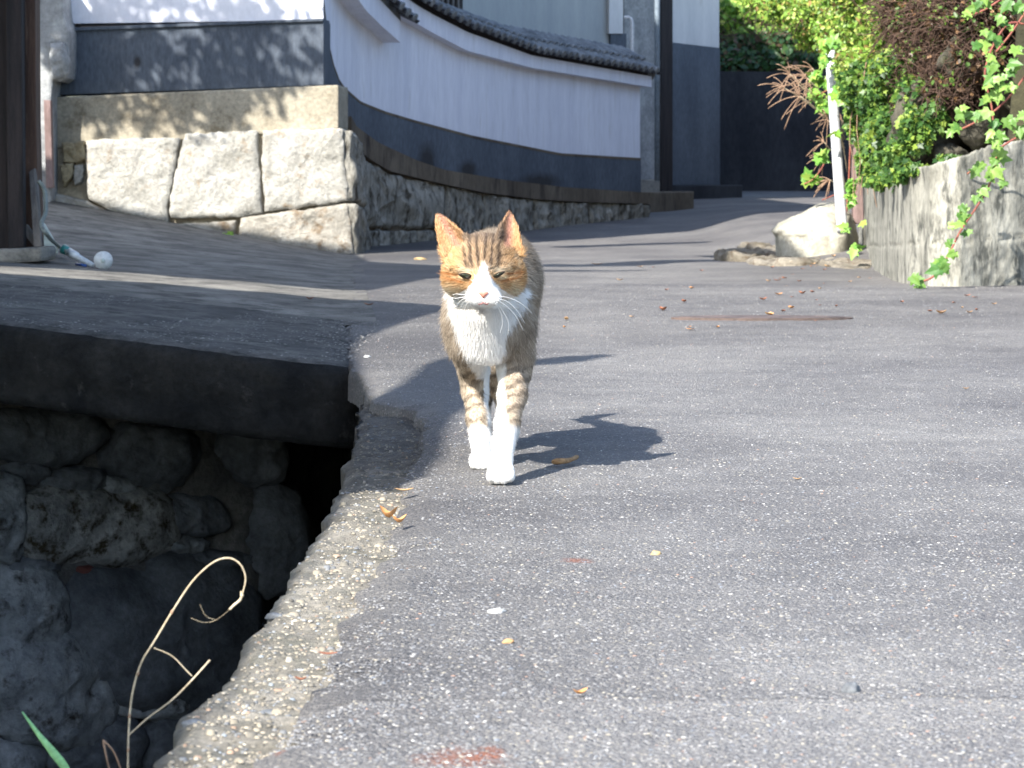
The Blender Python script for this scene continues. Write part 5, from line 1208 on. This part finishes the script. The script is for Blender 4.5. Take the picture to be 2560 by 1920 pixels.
lid = surf('cat_eyelid', (.03, .018, .014), (.05, .03, .024), 50, 100, .6, 0)
for (eu, ev, an_) in EYES:
    Ys = surf_y(eu, ev, 12) - .0018
    def dome(name, rx, rz, h, mat, par, up_=0, dY=0):
        V = []; Fc = []; n = 28; ca, sa = math.cos(an_), math.sin(an_); rg = [1.0, .8, .55, .3, 0]
        for s in rg:
            for k in range(n):
                t = 2 * math.pi * k / n; x = math.cos(t); z = math.sin(t) * (1 - .45 * x * x)
                z = z * (.55 if z * 1 < 0 else 1)
                q = Cu(eu + (x * ca + z * sa * 0) * rx * s - z * -sa * rz * s, ev + x * sa * rx * s + z * ca * rz * s + up_, Ys + dY)
                V.append(q + Vector((0, -h * math.sqrt(max(0, 1 - s * s)), 0)))
        for i in range(len(rg) - 1):
            for k in range(n): Fc.append((i * n + k, i * n + (k + 1) % n, (i + 1) * n + (k + 1) % n, (i + 1) * n + k))
        return catpart(mesh_py(name, V, Fc, mat, par, True))
    dome('eyelid', 40, 22, .0022, lid, cat_root)
    e = dome('eye', 32, 17, .0044, eye_m, cat_root)
nose_m = surf('cat_nose', (.55, .21, .15), (.62, .28, .21), 60, 300, .55, .2, .0004)
ny = surf_y(443, 540, 10)
def nose():
    out = [(412, 533), (428, 528), (443, 530), (458, 528), (475, 532), (468, 546), (453, 560), (443, 568), (434, 560), (419, 546)]
    V = [Cu(u, v, ny + .004) for u, v in out] + [Cu(443 + (u - 443) * .82, 545 + (v - 545) * .82, ny - .0022) for u, v in out] + [Cu(443, 541, ny - .0045)]
    n = len(out); Fc = [(i, (i + 1) % n, n + (i + 1) % n, n + i) for i in range(n)] + [(n + i, n + (i + 1) % n, 2 * n) for i in range(n)]
    catpart(mesh_py('nose', V, Fc, nose_m, cat_root, True))
nose()
mouth_m = surf('cat_mouth', (.30, .12, .11), (.36, .16, .15), 60, 300, .6, 0)
my = surf_y(440, 590, 8)
catpart(tube('mouth', [Cu(u, v, my - .001 + abs(u - 441) * .00006) for u, v in [(408, 590), (422, 597), (434, 594), (443, 588), (452, 594), (462, 597), (474, 589)]], .0008, mouth_m, cat_root, 5))
wm = surf('whisker_hair', (.8, .8, .8), (.85, .85, .85), 5, 5, .4, 0)
for l in [[(515, 558), (570, 560), (640, 590), (702, 645)], [(518, 575), (570, 610), (620, 665), (656, 738)], [(515, 585), (545, 630), (575, 690), (574, 762)], [(508, 592), (535, 640), (545, 700), (531, 752)], [(520, 568), (575, 585), (630, 640), (665, 700)],
          [(368, 548), (330, 545), (300, 542), (278, 548)], [(368, 562), (335, 570), (310, 590), (296, 615)], [(375, 575), (352, 600), (345, 625), (352, 650)], [(372, 568), (345, 580), (328, 600), (322, 625)], [(382, 580), (368, 605), (358, 630), (340, 640)], [(368, 555), (330, 560), (296, 565), (270, 560)]]:
    y0 = 3.603
    catpart(tube('whisker', smooth_path([Cu(a, b, y0 + (-.004 + .010 * k)) for k, (a, b) in enumerate(l)], 6), np.linspace(.00045, .00016, 19).tolist(), wm, cat_root, 4))
